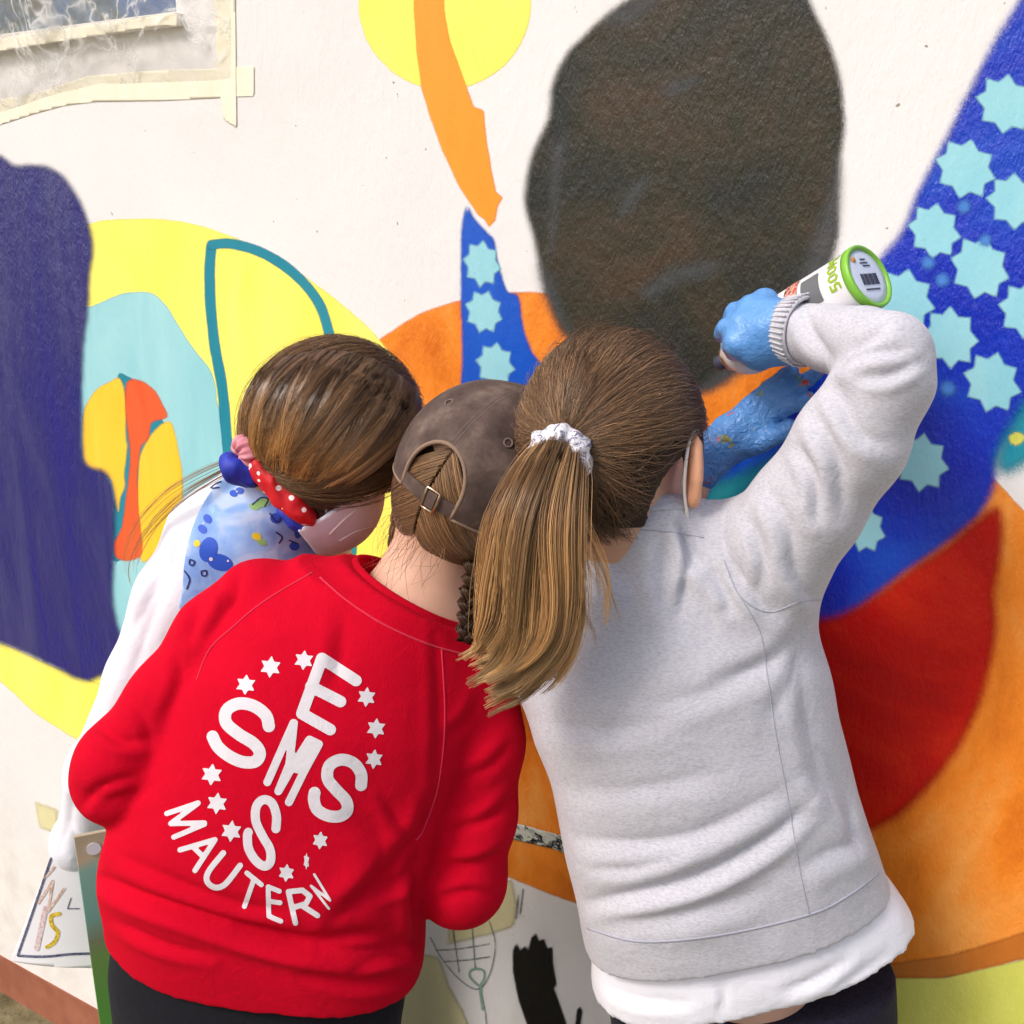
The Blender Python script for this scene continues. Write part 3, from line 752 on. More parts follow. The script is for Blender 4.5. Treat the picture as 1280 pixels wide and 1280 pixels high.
# ------------------------------------------------------------------ building a child
def hand_field(Q, wrist, palm_dir, side, normal, s=1.0, curl=.5, thumb=1):
    """palm and five bent fingers; palm_dir wrist->knuckles, side towards the thumb, normal = palm side"""
    d, a, n = nrm(palm_dir), nrm(side), nrm(normal)
    w = np.asarray(wrist, float)
    kn = w + d*.075*s
    f = smin(cone(Q, w, w+d*.03*s, .021*s, .022*s), chain(Q, [w+d*.028*s+a*.016*s, kn+a*.024*s], [.013*s, .011*s]), .02)
    f = smin(f, chain(Q, [w+d*.028*s-a*.014*s, kn-a*.024*s], [.013*s, .010*s]), .02)
    f = smin(f, chain(Q, [w+d*.03*s, kn], [.015*s, .012*s]), .015)
    for i, (o, L) in enumerate(((.026, .062), (.009, .070), (-.009, .066), (-.025, .052))):
        p = kn+a*o*s; q = [p]; dd = d.copy(); ang = 0
        for j, fr in enumerate((.44, .31, .25)):
            ang += curl*(.55+.1*i)*(1.0 if j else .7)
            dd = d*math.cos(ang)+n*math.sin(ang); p = p+dd*L*fr*s; q.append(p)
        f = smin(f, chain(Q, q, [.0092*s, .0086*s, .0078*s, .0068*s]), .004)
    b = w+d*.022*s+a*.02*s
    t1 = b+(d*.6+a*.75+n*.25)*.03*s; t2 = t1+(d*.85+a*.35+n*.35)*.026*s; t3 = t2+(d*.95+n*.35)*.02*s
    return smin(f, chain(Q, [b, t1, t2, t3], [.013*s, .0105*s, .009*s, .0075*s]), .008)
def build_body(person, H, neck_base, chest, pelvis, arms, hands, mat=M_SKIN, nm='body'):
    """head, neck, trunk, arms and hands: one continuous skin; clothing covers it"""
    jaw = H.loc(0, .045, -.075)
    def f(Q):
        d = ell(Q, H.loc(0, -.006, .012), (.068, .086, .088), H.R)
        d = smin(d, ell(Q, H.loc(0, .028, -.045), (.052, .056, .066), H.R), .03)
        d = smin(d, cone(Q, H.loc(0, .055, -.085), H.loc(0, .066, -.088), .022, .016), .02)          # chin
        d = smin(d, chain(Q, [H.loc(0, .082, .002), H.loc(0, .102, -.036)], [.008, .0125]), .012)       # nose
        for sx in (-1, 1):
            d = np.maximum(d, -ell(Q, H.loc(.030*sx, .098, .004), (.019, .016, .011), H.R))            # eye sockets
            d = smin(d, chain(Q, [H.loc(.016*sx, .083, -.064), H.loc(0, .088, -.062)], [.006, .008]), .006)  # lips
        d = smin(d, chain(Q, [H.loc(0, -.022, -.055), (H.loc(0, -.02, -.08)+neck_base)/2, neck_base], [.046, .044, .060]), .03)
        d = smin(d, chain(Q, [neck_base, chest, pelvis], [.052, .068, .072], .03), .04)
        for A in arms:
            d = smin(d, chain(Q, A, [.034]+[.030]*(len(A)-3)+[.026, .019]), .02)
        for hd in hands: d = smin(d, hand_field(Q, **hd), .008)
        return d
    pts = [H.at((x, y, z), 1.15) for x in (-1, 1) for y in (-1, 1) for z in (-1, 1)] + [neck_base, chest, pelvis] + [p for A in arms for p in A]
    for hd in hands: pts.append(np.asarray(hd['wrist'])+nrm(hd['palm_dir'])*.15)
    lo, hi = bounds(pts, .085)
    o, sf = soft(nm, f, lo, hi, .0042, mat, person, 1)
    for sx in (-1, 1):
        V, Q = surfnet(lambda Q: ell(Q, H.loc(.030*sx, .080, .004), (.0125,)*3, H.R), H.loc(.030*sx, .080, .004)-.016, H.loc(.030*sx, .080, .004)+.016, .003)
        mesh_obj('eye', V, Q, M_EYE, o)
    return o, sf
def build_ear(person, H, sx, mat, k=.078):
    c = H.loc(k*sx, -.004, -.024)
    out = H.r*sx; back = -H.f
    ax = nrm(out*.55+back*.8); fl = np.cross(H.u, ax)
    R = np.stack([ax, nrm(np.cross(H.u, ax)), H.u])
    def f(Q):
        d = ell(Q, c+ax*.010, (.0165, .007, .033), R)
        d = smin(d, cone(Q, c+ax*.016+H.u*.020, c+ax*.020-H.u*.010, .0050, .0042), .004)
        d = smin(d, cone(Q, c+ax*.004+H.u*.026, c+ax*.016+H.u*.020, .0048, .0048), .004)
        d = smin(d, ell(Q, c+ax*.008-H.u*.025, (.009, .006, .011), R), .006)
        return d
    return soft('ear', f, c-.05, c+.05, .002, mat, person, 1)[0]
def build_mask(person, H, mat=M_MASK, k=1.0, zt=.012):
    R = H.R
    def f(Q):
        o = ell(Q, H.loc(0, .026, -.058), (.066*k, .088*k, .068*k), R)
        d = np.maximum(o, -(o+.0055))
        q = (Q-H.c) @ R.T
        d = np.maximum(d, .030-q[:, 1]); d = np.maximum(d, q[:, 2]+zt); return np.maximum(d, -.112-q[:, 2])
    c = H.loc(0, .05, -.06)
    return soft('face_mask', f, c-.12, c+.12, .0022, mat, person, 1)[0]
def build_legs(person, hipL, hipR, footL, footR, mat, waist, side, wr, r0=.072, hem=.075):
    """trousers with two legs, and shoes standing on the ground"""
    def f(Q):
        d = loft(Q, waist, side, 2.2)
        for h, ft in ((hipL, footL), (hipR, footR)):
            kn = (h+ft)/2 + np.array([.0, .03, .02])
            d = smin(d, chain(Q, [h, kn, ft+np.array([0, 0, hem])], [r0, .056, .047]), .03)
        return np.maximum(d, hem-.02-Q[:, 2])
    pts = [r[0] for r in waist]+[hipL, hipR, footL, footR]
    lo, hi = bounds(pts, .17); lo[2] = .03
    o, sf = soft('trousers', f, lo, hi, .006, mat, person, 2)
    for ft in (footL, footR):
        d = nrm(-WN)
        def g(Q):
            a = chain(Q, [ft+np.array([0, 0, .045])-d*.04, ft+np.array([0, 0, .05]), ft+np.array([0, 0, .036])+d*.12], [.036, .042, .032], .02)
            a = smin(a, cone(Q, ft+np.array([0, 0, .05]), ft+np.array([0, 0, .10]), .038, .036), .02)
            return np.maximum(a, .012-Q[:, 2])
        sh = soft('shoe', g, ft-np.array([.2, .2, .0]), ft+np.array([.2, .2, .16]), .005, M_SHOE, person, 1)[0]
        def g2(Q):
            a = chain(Q, [ft+np.array([0, 0, .02])-d*.04, ft+np.array([0, 0, .02]), ft+np.array([0, 0, .02])+d*.12], [.041, .044, .036], .02)
            return np.maximum(np.maximum(a, .001-Q[:, 2]), Q[:, 2]-.022)
        soft('sole', g2, ft-np.array([.2, .2, .01]), ft+np.array([.2, .2, .05]), .0045, M_SOLE, sh, 1)
    return o, sf
def ring_px(cx, cy, h, hw, b):
    p = P(cx, cy, h); return (p, px2m(hw, p), b)
def rp(n, p): return px2m(n, p)

def collar(name, c, axis, R, hgt, mat, parent, e1, sq=1.0, thick=.0045, flare=.0):
    a = nrm(axis); e1 = nrm(np.asarray(e1)-a*(np.asarray(e1) @ a)); e2 = np.cross(a, e1); V, Fc = [], []
    n = 56; prof = [(-.5, .35), (-.46, .8), (-.2, 1), (.2, 1), (.46, .8), (.5, .35), (.46, -.2), (.2, -.3), (-.2, -.3), (-.46, -.2)]
    for i in range(n):
        an = 2*math.pi*i/n; dirv = e1*math.cos(an)+e2*math.sin(an)*sq
        for (u, v) in prof:
            V.append(c + dirv*(R + flare*(-u) + thick*v) + a*hgt*u)
    m = len(prof)
    for i in range(n):
        for k in range(m):
            Fc.append((i*m+k, ((i+1) % n)*m+k, ((i+1) % n)*m+(k+1) % m, i*m+(k+1) % m))
    return mesh_obj(name, V, [f[::-1] for f in Fc], mat, parent)

# ================================================================== child in the red sweatshirt and cap
HR = Head(P(598, 603, 1.035), camvec(.48, .84, .26), camvec(.42, .05, -.87), (.082, .096, .100))
r_neck = P(520, 765, 1.0)
r_foot = np.array([[-.30, .97, 0], [-.12, .90, 0]])
red = thing('person', 'child in a red printed sweatshirt and brown cap worn over braided hair', 'person', (float(r_foot[:, 0].mean()), float(r_foot[:, 1].mean()), 0))
armL = [P(290, 765, .985), P(205, 862, .955), P(150, 958, .93), P(215, 1000, 1.03), P(290, 985, 1.075)]
armR = [P(588, 850, .99), P(596, 930, .965), P(590, 1030, .945), P(577, 1098, .94), P(560, 1060, 1.03), P(520, 1030, 1.075)]
body_r, sk_r = build_body(red, HR, r_neck, P(440, 900, .99), P(325, 1230, .93), [armL, armR],
    [dict(wrist=armL[-1], palm_dir=armL[-1]-armL[-2], side=(0, 0, 1.), normal=RIGHT, s=.85), dict(wrist=armR[-1], palm_dir=armR[-1]-armR[-2], side=(0, 0, 1.), normal=-RIGHT, s=.85)])
c_ax = camvec(.48, .85, .10)
c_r = P(517, 745, 1.0)
rings = [ring_px(326, 1212, .93, 192, .098), ring_px(330, 1150, .93, 212, .110), ring_px(338, 1085, .935, 204, .105), ring_px(375, 980, .95, 188, .105), ring_px(420, 870, .965, 186, .105), ring_px(455, 800, .98, 150, .095), ring_px(485, 745, .99, 95, .07)]
def f_red(Q):
    d = loft(Q, rings, RIGHT, 2.3)
    d = smin(d, cone(Q, P(350, 770, .985), P(490, 775, .99), .052, .058), .05)
    d = smin(d, cone(Q, P(490, 800, .985), c_r-c_ax*.012, .085, .077), .03)
    d = smin(d, cone(Q, P(490, 790, .99), P(585, 842, .985), .06, .056), .045)
    aL = chain(Q, [P(330, 760, .985), P(278, 800, .975), P(212, 876, .955), P(153, 952, .93), P(150, 975, .935), P(215, 1000, 1.03), P(270, 988, 1.06)], [.054, .048, .0415, .042, .042, .036, .032], .02)
    d = smin(d, aL, .006)
    aR = chain(Q, [P(585, 850, .985), P(598, 925, .965), P(592, 1020, .945), P(577, 1100, .94), P(560, 1060, 1.03), P(530, 1036, 1.06)], [.054, .046, .044, .0455, .038, .032], .02)
    d = smin(d, aR, .006)
    q = (Q-c_r) @ c_ax
    hem = (Q-P(330, 1180, .93)) @ camvec(-.13, -.95, -.28)
    d = np.maximum(np.maximum(d, q-.004), hem)
    return np.maximum(d, -cone(Q, c_r-c_ax*.004, c_r+c_ax*.08, .066, .072))
fold_r = [([(640,930),(610,960),(570,975)], 8, .003), ([(650,990),(610,1025),(560,1040)], 8, .004), ([(640,1060),(600,1080),(545,1085)], 8, .004), ([(620,1120),(585,1115),(540,1125)], 7, .003),
          ([(150,860),(180,900),(190,930)], 8, .003), ([(110,900),(150,925),(185,925)], 8, .004), ([(100,1010),(125,985),(170,970)], 7, .004), ([(215,800),(225,850),(205,900)], 8, .003), ([(300,715),(285,760),(258,800)], 8, .004),
          ([(140,1150),(200,1180),(260,1195)], 7, .004), ([(470,1120),(500,1100),(520,1075)], 7, .005), ([(440,1210),(490,1195),(530,1200)], 7, .004), ([(600,870),(585,900),(560,920)], 8, .003), ([(480,1000),(500,1030),(512,1050)], 8, .003), ([(248,745),(238,800)], 9, .004), ([(270,720),(300,760),(330,780)], 12, .003),
          ([(515,1050),(500,1075),(470,1110),(420,1150)], 13, .006), ([(525,1060),(520,1100),(524,1160),(536,1190)], 10, .007), ([(540,1000),(525,1040),(505,1065)], 10, .005),
          ([(112,1090),(170,1118),(250,1145),(330,1170),(420,1190),(530,1180)], 11, .010), ([(150,1070),(210,1100),(290,1130),(350,1140)], 11, .005), ([(400,1180),(470,1170),(530,1180)], 10, .004),
          ([(95,985),(120,1000),(180,985)], 12, .003), ([(430,770),(425,820),(415,860)], 12, .0025), ([(380,1215),(450,1228),(525,1215)], 9, .004), ([(300,1160),(380,1178),(480,1165)], 9, .005), ([(545,790),(548,900),(545,1000)], 8, .002),
          ([(600,1000),(570,1040),(550,1090)], 18, .003), ([(445,1020),(480,1060),(450,1130)], 16, .003)]
lo, hi = bounds([r[0] for r in rings]+armL[:4]+armR[:5], .13); hi[1] += .04
sw_r, S_r = soft('sweatshirt', f_red, lo, hi, .0036, M_RED, red, 2, fold_r, (.0011, 40, 5))
collar('collar', c_r-c_ax*.003, c_ax, .0735, .024, M_REDRIB, sw_r, RIGHT, 1.0, .004, .010)
for L in ([(400,722),(430,748),(470,775),(510,795),(550,810),(600,822)], [(552,812),(556,900),(548,980),(530,1035),(520,1050)], [(390,716),(330,752),(290,785),(262,812),(246,850)]):
    S_r.seam('seam', L, .0008, M_RSEAM, sw_r, .0002)
# hem rib
legs_r = build_legs(red, P(265, 1290, .93), P(395, 1300, .92), r_foot[0], r_foot[1], M_BLACK, [ring_px(322, 1300, .93, 172, .090), ring_px(325, 1220, .93, 184, .094), ring_px(332, 1150, .93, 182, .088)], RIGHT, 0)
# print on the back
def pr(X, Y): return (180+X/3.2, 780+Y/3.2)
def prl(*L): return [[pr(*p) for p in s] for s in L]
LET = {
 'letter_E': (prl([(712,138),(632,358)], [(712,138),(848,226)], [(668,250),(786,310)], [(632,358),(745,422)]), 7.2, False),
 'letter_S': (prl([(500,408),(488,365),(440,328),(380,318),(332,345),(330,395),(380,440),(440,478),(464,515),(448,548),(400,552),(345,530),(298,492),(276,450)]), 7.6, True),
 'letter_M': (prl([(598,396),(494,632)], [(600,396),(582,560),(538,668)], [(538,668),(600,560),(662,462)], [(662,462),(700,480),(640,590),(580,712)], [(680,475),(612,580)]), 5.0, False),
 'letter_S.001': (prl([(868,644),(868,598),(838,556),(788,542),(742,566),(735,618),(770,664),(808,706),(812,745),(782,768),(736,766),(694,742),(680,702),(683,674)]), 7.4, True),
 'letter_S.002': (prl([(528,818),(530,765),(512,715),(478,702),(450,730),(448,788),(474,846),(504,900),(506,948),(484,968),(450,948),(420,900),(414,850),(418,832)]), 5.6, True),
 'letter_M.001': (prl([(92,758),(218,715)], [(216,718),(108,798)], [(108,798),(243,795)], [(243,800),(120,852)]), 3.2, False),
 'letter_A': (prl([(145,903),(285,862)], [(285,862),(205,985)], [(195,888),(240,932)]), 3.3, False),
 'letter_U': (prl([(318,915),(262,985),(252,1025),(282,1052),(325,1040),(385,965)]), 3.6, True),
 'letter_T': (prl([(412,995),(470,1042)], [(441,1018),(402,1130)]), 3.1, False),
 'letter_E.001': (prl([(497,1050),(500,1168)], [(497,1050),(542,1068)], [(499,1108),(545,1114)], [(500,1168),(548,1188)]), 3.0, False),
 'letter_R': (prl([(578,1070),(606,1195)], [(578,1070),(634,1064),(664,1088),(648,1118),(596,1134)], [(630,1124),(694,1165)]), 3.4, False),
 'letter_N': (prl([(668,1046),(740,1138)], [(668,1046),(745,1105)], [(745,1105),(681,1000)]), 1.6, False)}
for nm, (L, r, smt) in LET.items():
    L = [catmull(s, 6) if smt else np.asarray(s) for s in L]
    S_r.patch(nm, stroke_sdf(L, r), bbox(L, r+2), 1.8, M_PRINT, sw_r, .0005)
for (X, Y, r, sx) in [(640,145,42,1),(507,172,45,1),(408,243,43,1),(272,602,46,1),(293,717,45,1),(350,828,45,1),(890,292,42,.95),(928,417,43,.95),(920,540,42,.92),(705,865,39,.9),(570,995,38,.95),(650,948,40,.32)]:
    c = pr(X, Y); pl = star_poly(c[0], c[1], r/3.2*sx, r/3.2, 6, math.pi/2+.1, .56)
    S_r.patch('printed_star', poly_sdf(pl), bbox(pl, 2), 1.5, M_PRINT, sw_r, .0005)
# cap
t = NT('washed_brown_canvas'); n = t.noise(28, 4, .65)
c = t.ramp(n, [(.32, srgb(72, 58, 54)), (.55, srgb(98, 82, 76)), (.72, srgb(126, 108, 98))])
wv = t.noise(900, 2); M_CAP = t.set(c, .92, t.bump(wv, .35, .0008, t.bump(t.noise(60, 3), .3, .003)), .2)
t = NT('cap_edge'); M_CAPE = t.set(srgb(142, 118, 100), .9)
t = NT('cap_stitch'); M_CAPS = t.set(srgb(112, 96, 90), .9)
t = NT('brass'); M_BRASS = t.set(srgb(206, 178, 150), .3, Metallic=1.0)
cap_c = HR.loc(0, .002, .012); CR = np.array([.0855, .1045, .0965])
def cap_pt(az, el, k=1.0):       # az 0 = back of the head, towards the person's right; el from the rim (0) to the button (pi/2)
    x = math.sin(az)*math.cos(el); y = -math.cos(az)*math.cos(el); z = math.sin(el)
    z0 = -.22+.06*math.cos(az)
    kk = k*(1+.010*math.cos(6*az)*math.sin(2*max(el, 0)))
    zz = z if el >= 0 else z
    return cap_c + HR.r*x*CR[0]*kk + HR.f*y*CR[1]*kk + HR.u*(zz*CR[2]*kk)
NA, NE = 200, 64
els = np.concatenate([np.linspace(-.34, 1.1, 54), np.linspace(1.13, math.pi/2, 10)]); NE = 64; azs = np.linspace(-math.pi, math.pi, NA, endpoint=False)
CV = np.array([[cap_pt(a, e) for a in azs] for e in els])
def in_open(a, e): return (a/.40)**2 + ((e+.13)/.44)**2 < 1 and e > -.13
CF = []
for i in range(NE-1):
    for j in range(NA):
        am = azs[j]+math.pi/NA; em = (els[i]+els[i+1])/2
        if in_open(am, em): continue
        if em < -.13 and abs(am) < .40: continue
        j2 = (j+1) % NA
        CF.append((i*NA+j, i*NA+j2, (i+1)*NA+j2, (i+1)*NA+j))
cap = mesh_obj('cap', CV.reshape(-1, 3), CF, M_CAP, red)
m = cap.modifiers.new('thick', 'SOLIDIFY'); m.thickness = .0026; m.offset = 1
m = cap.modifiers.new('sub', 'SUBSURF'); m.levels = 1; m.render_levels = 1
arc = [cap_pt(.40, e, 1.012) for e in (-.34, -.25, -.13)] + [cap_pt(.40*math.cos(q), -.13+.44*math.sin(q), 1.012) for q in np.linspace(.1, math.pi-.1, 24)] + [cap_pt(-.40, e, 1.012) for e in (-.13, -.25, -.34)]
mesh_obj('opening_binding', *sweep(arc, .0022, 8), M_CAPE, cap)
mesh_obj('rim_binding', *sweep([cap_pt(a, -.335, 1.010) for a in np.linspace(.40, 2*math.pi-.40, 70)], .0024, 8), M_CAPE, cap)
def band(name, az0, az1, e0, e1, k0, k1, mat, par, n=24):
    V, Fc = [], []
    for a in np.linspace(az0, az1, n):
        for (e, k) in ((e0, k0), (e1, k0), (e1, k1), (e0, k1)): V.append(cap_pt(a, e, k))
    for i in range(n-1):
        for k in range(4): Fc.append((i*4+k, i*4+(k+1) % 4, i*4+4+(k+1) % 4, i*4+4+k))
    Fc += [(0, 3, 2, 1), tuple(4*(n-1)+k for k in range(4))]
    o = mesh_obj(name, V, Fc, mat, par, smooth=False); return o
strap = band('strap', -.46, .46, -.33, -.18, .995, 1.022, M_CAP, cap)
band('strap_tongue', -.02, .16, -.345, -.165, 1.026, 1.042, M_CAP, strap, 10)
bk = [cap_pt(.02, -.36, 1.05), cap_pt(.19, -.36, 1.05), cap_pt(.19, -.14, 1.05), cap_pt(.02, -.14, 1.05), cap_pt(.02, -.36, 1.05)]
bk = [p for a, b in zip(bk[:-1], bk[1:]) for p in (a*.97+b*.03, a*.5+b*.5, a*.03+b*.97)]
mesh_obj('buckle', *sweep(bk+[bk[0]], .0013, 6), M_BRASS, strap)
for az in (0, math.pi/3, -math.pi/3, 2*math.pi/3, -2*math.pi/3, math.pi):
    e0 = .34 if az == 0 else -.33
    for o_ in (-.022, .022):
        mesh_obj('stitched_seam', *sweep([cap_pt(az+o_/max(math.cos(e), .16), e, 1.022) for e in np.linspace(e0, 1.5, 26)], .0007, 5), M_CAPS, cap)
for az in (.56, -.56, 1.6, -1.6):
    c0 = cap_pt(az, .62, 1.030); nn = nrm(c0-cap_c); a1 = nrm(np.cross(nn, HR.u)); a2 = np.cross(nn, a1)
    mesh_obj('eyelet', *sweep([c0+(a1*math.cos(q)+a2*math.sin(q))*.0042 for q in np.linspace(0, 2*math.pi, 16)], .0011, 6), M_CAPS, cap)
bt = cap_pt(0, math.pi/2, 1.02); Vb, Qb = surfnet(lambda Q: ell(Q, bt, (.009, .009, .005), HR.R), bt-.014, bt+.014, .0025); mesh_obj('button', Vb, Qb, M_CAP, cap)
# peak at the front
Vp, Fp = [], []
for i, a in enumerate(np.linspace(-.95, .95, 25)):
    for j, r_ in enumerate(np.linspace(0, 1, 7)):
        b0 = cap_pt(math.pi+a, -.30, 1.0); out = nrm(HR.f*math.cos(a)*1.2 - HR.r*math.sin(a)*.5)
        Vp.append(b0 + HR.f*(.066*math.cos(a*1.5)**.6 if abs(a) < 1.04 else 0)*r_ - HR.u*(.014*r_*r_ + .018*abs(a)*r_))
for i in range(24):
    for j in range(6): Fp.append((i*7+j, i*7+j+1, i*7+8+j, i*7+7+j))
pk = mesh_obj('peak', Vp, Fp, M_CAP, cap); m = pk.modifiers.new('thick', 'SOLIDIFY'); m.thickness = .004
# hair under the cap: parted down the nape, drawn to two braids
Hs = Head(HR.c, HR.u, HR.f, (.0775, .0955, .0955))
def f_shell(H, k, cut=None):
    def f(Q):
        d = ell(Q, H.c, H.rad*k, H.R); q = (Q-H.c) @ H.R.T
        face = ell(Q, H.loc(0, .075, -.045), (.062, .085, .085), H.R)
        d = np.maximum(d, -face)
        d = np.maximum(d, -H.rad[2]*.80-q[:, 2]+np.clip(q[:, 1]+.02, 0, 1)*1.2)
        return d
    return f
hair_r = soft('hair', f_shell(Hs, .985), Hs.c-.13, Hs.c+.13, .004, M_SH, red, 1)[0]
K = 12; n = 2600; st = np.zeros((n, K, 3)); rn = np.clip(rng.normal(.5, .2, n), 0, 1)
for i in range(n):
    s_ = -1 if i % 2 else 1
    z0 = rng.uniform(-.80, .45); sx = s_*rng.uniform(.01, .05)
    a = nrm([sx, -1, z0]); b = nrm([s_*.93, -.05+rng.normal(0, .06), -.66+z0*.18+rng.normal(0, .04)])
    lay = rng.uniform(.99, 1.03)
    for k in range(K):
        t_ = k/(K-1); d = slerp(a[None], b[None], np.array([t_]))[0]
        d = d + np.array([0, -.02, -.10*math.sin(math.pi*t_)]); st[i, k] = Hs.at(d, lay+.02*math.sin(math.pi*t_))
hair('swept_strands', st, M_HAIR_R, hair_r, .00055, .0004, rn)
n = 700; K = 12; st = np.zeros((n, K, 3))
for i in range(n):
    s_ = -1 if i % 2 else 1; a = nrm([s_*rng.uniform(.5, .95), -rng.uniform(.3, .9), rng.uniform(-.50, -.34)]); b = nrm([s_*rng.normal(.93, .05), rng.normal(-.05, .12), rng.normal(-.78, .06)]); lay = rng.uniform(1.0, 1.05)
    for k in range(K):
        t_ = k/(K-1); st[i, k] = Hs.at(slerp(a[None], b[None], np.array([t_]))[0], 1.0+(lay-1)*math.sin(math.pi*min(1, .25+t_*.75)))
hair('loose_locks', st, M_HAIR_R, hair_r, .0004, .0003)['kind'] = 'stuff'
# loose wisps on the neck
n = 46; st = np.zeros((n, 10, 3))
for i in range(n):
    d0 = nrm([rng.uniform(-.6, .6), -1, rng.uniform(-.82, -.70)]); p = Hs.at(d0, 1.01); q = p - HR.u*rng.uniform(.02, .07) + camvec(rng.uniform(-.5, .5), 0, .6)*.012; c2 = rng.uniform(-.016, .016)
    for k in range(10):
        t_ = k/9; st[i, k] = p*(1-t_)+q*t_ + HR.r*c2*math.sin(math.pi*t_*1.2) + camvec(0, 0, 1)*(.012*math.sin(math.pi*t_*.7))
hair('neck_wisps', st, M_HAIR_R, hair_r, .00022, .0001)
def braid(name, pts, R0, mat, parent, turns=3, per=70):
    C = catmull(pts, 26); L = len(C); T = np.gradient(C, axis=0); T /= np.linalg.norm(T, axis=1)[:, None]
    ref = nrm(camvec(0, 0, 1)); A = np.cross(T, ref); A /= np.linalg.norm(A, axis=1)[:, None]; B = np.cross(T, A)
    out = []
    for s in range(3):
        ph = 2*math.pi*s/3
        for j in range(per):
            q = rng.uniform(0, 2*math.pi); rr = R0*.55*math.sqrt(rng.uniform(0, 1)); u = np.linspace(0, 1, L)
            w = 2*math.pi*turns*u+ph; sc = 1-.45*u
            x = (np.sin(w)*R0*.7 + rr*math.cos(q))*sc; y = (np.sin(2*w)*R0*.5 + rr*math.sin(q))*sc
            out.append(C + A*x[:, None] + B*y[:, None])
    return hair(name, np.array(out), mat, parent, .0007, .0005)
bp = Hs.at(nrm([.93, -.05, -.66]), 1.03)
braid('braid', [bp, P(598, 705, .975), P(590, 735, .95), P(584, 770, .93), P(582, 802, .912)], .0135, M_HAIR_B, hair_r)
bpl = Hs.at(nrm([-.93, -.05, -.66]), 1.03)
braid('braid', [bpl, bpl+HR.f*.03-HR.u*.05, bpl+HR.f*.06-HR.u*.10, bpl+HR.f*.08-HR.u*.15], .0115, M_HAIR_R, hair_r)
build_ear(body_r, HR, -1, M_SKIN2, .058); build_ear(body_r, HR, 1, M_SKIN2, .058)

# ================================================================== child in the grey sweatshirt, spraying
HG = Head(P(766, 556, .96), camvec(.0, 1, .02), camvec(.45, .0, -.89), (.087, .100, .107))
g_foot = np.array([[.10, .93, 0], [.30, .86, 0]])
grey = thing('person', 'child in a heather grey sweatshirt with a ponytail, reaching up with a spray can', 'person', (float(g_foot[:, 0].mean()), float(g_foot[:, 1].mean()), 0))
g_neck = P(815, 700, .955)
gaR = [P(930, 735, .915), P(1000, 640, .895), P(1068, 545, .875), P(1122, 448, .865), P(1045, 420, .95), P(985, 412, .995)]
gaL = [P(690, 790, .965), P(720, 830, 1.02), P(755, 830, 1.06), P(815, 720, 1.085), P(872, 592, 1.09)]
body_g, sk_g = build_body(grey, HG, g_neck, P(850, 900, .935), P(932, 1215, .918), [gaR, gaL], [])
rings = [ring_px(918, 1140, .915, 194, .102), ring_px(906, 1095, .915, 189, .104), ring_px(886, 1025, .92, 186, .104), ring_px(868, 950, .925, 182, .104), ring_px(842, 850, .935, 188, .106), ring_px(826, 775, .945, 176, .098), ring_px(812, 715, .955, 110, .075)]
gc_ax = camvec(-.10, .93, -.25); gc = P(798, 648, .962)
def f_grey(Q):
    d = loft(Q, rings, RIGHT, 2.3)
    d = smin(d, cone(Q, P(812, 725, .955), gc-gc_ax*.010, .082, .072), .03)
    d = smin(d, cone(Q, P(820, 740, .955), P(935, 716, .93), .062, .06), .045)
    d = smin(d, cone(Q, P(800, 750, .955), P(700, 800, .965), .06, .055), .045)
    a = chain(Q, [P(935, 722, .92), P(968, 685, .905), P(1005, 636, .893), P(1060, 552, .876), P(1106, 474, .866), P(1110, 448, .868)], [.060, .054, .050, .047, .0415, .0375], .012)
    d = smin(d, a, .03)
    b = chain(Q, [P(1110, 445, .868), P(1076, 432, .91), P(1038, 423, .953), P(1003, 415, .982)], [.0375, .035, .0315, .028], .004)
    d = smin(d, b, .008)
    c = chain(Q, [P(700, 800, .965), P(720, 830, 1.02), P(755, 830, 1.06), P(815, 720, 1.085), P(845, 655, 1.09)], [.05, .044, .04, .034, .028], .02)
    d = smin(d, c, .02)
    q = (Q-gc) @ gc_ax
    # only the neck opening is cut, not the raised arm
    near = np.linalg.norm(Q-gc, axis=1) < .115
    d = np.where(near, np.maximum(d, q-.002), d)
    return np.maximum(d, -cone(Q, gc-gc_ax*.004, gc+gc_ax*.08, .060, .066))
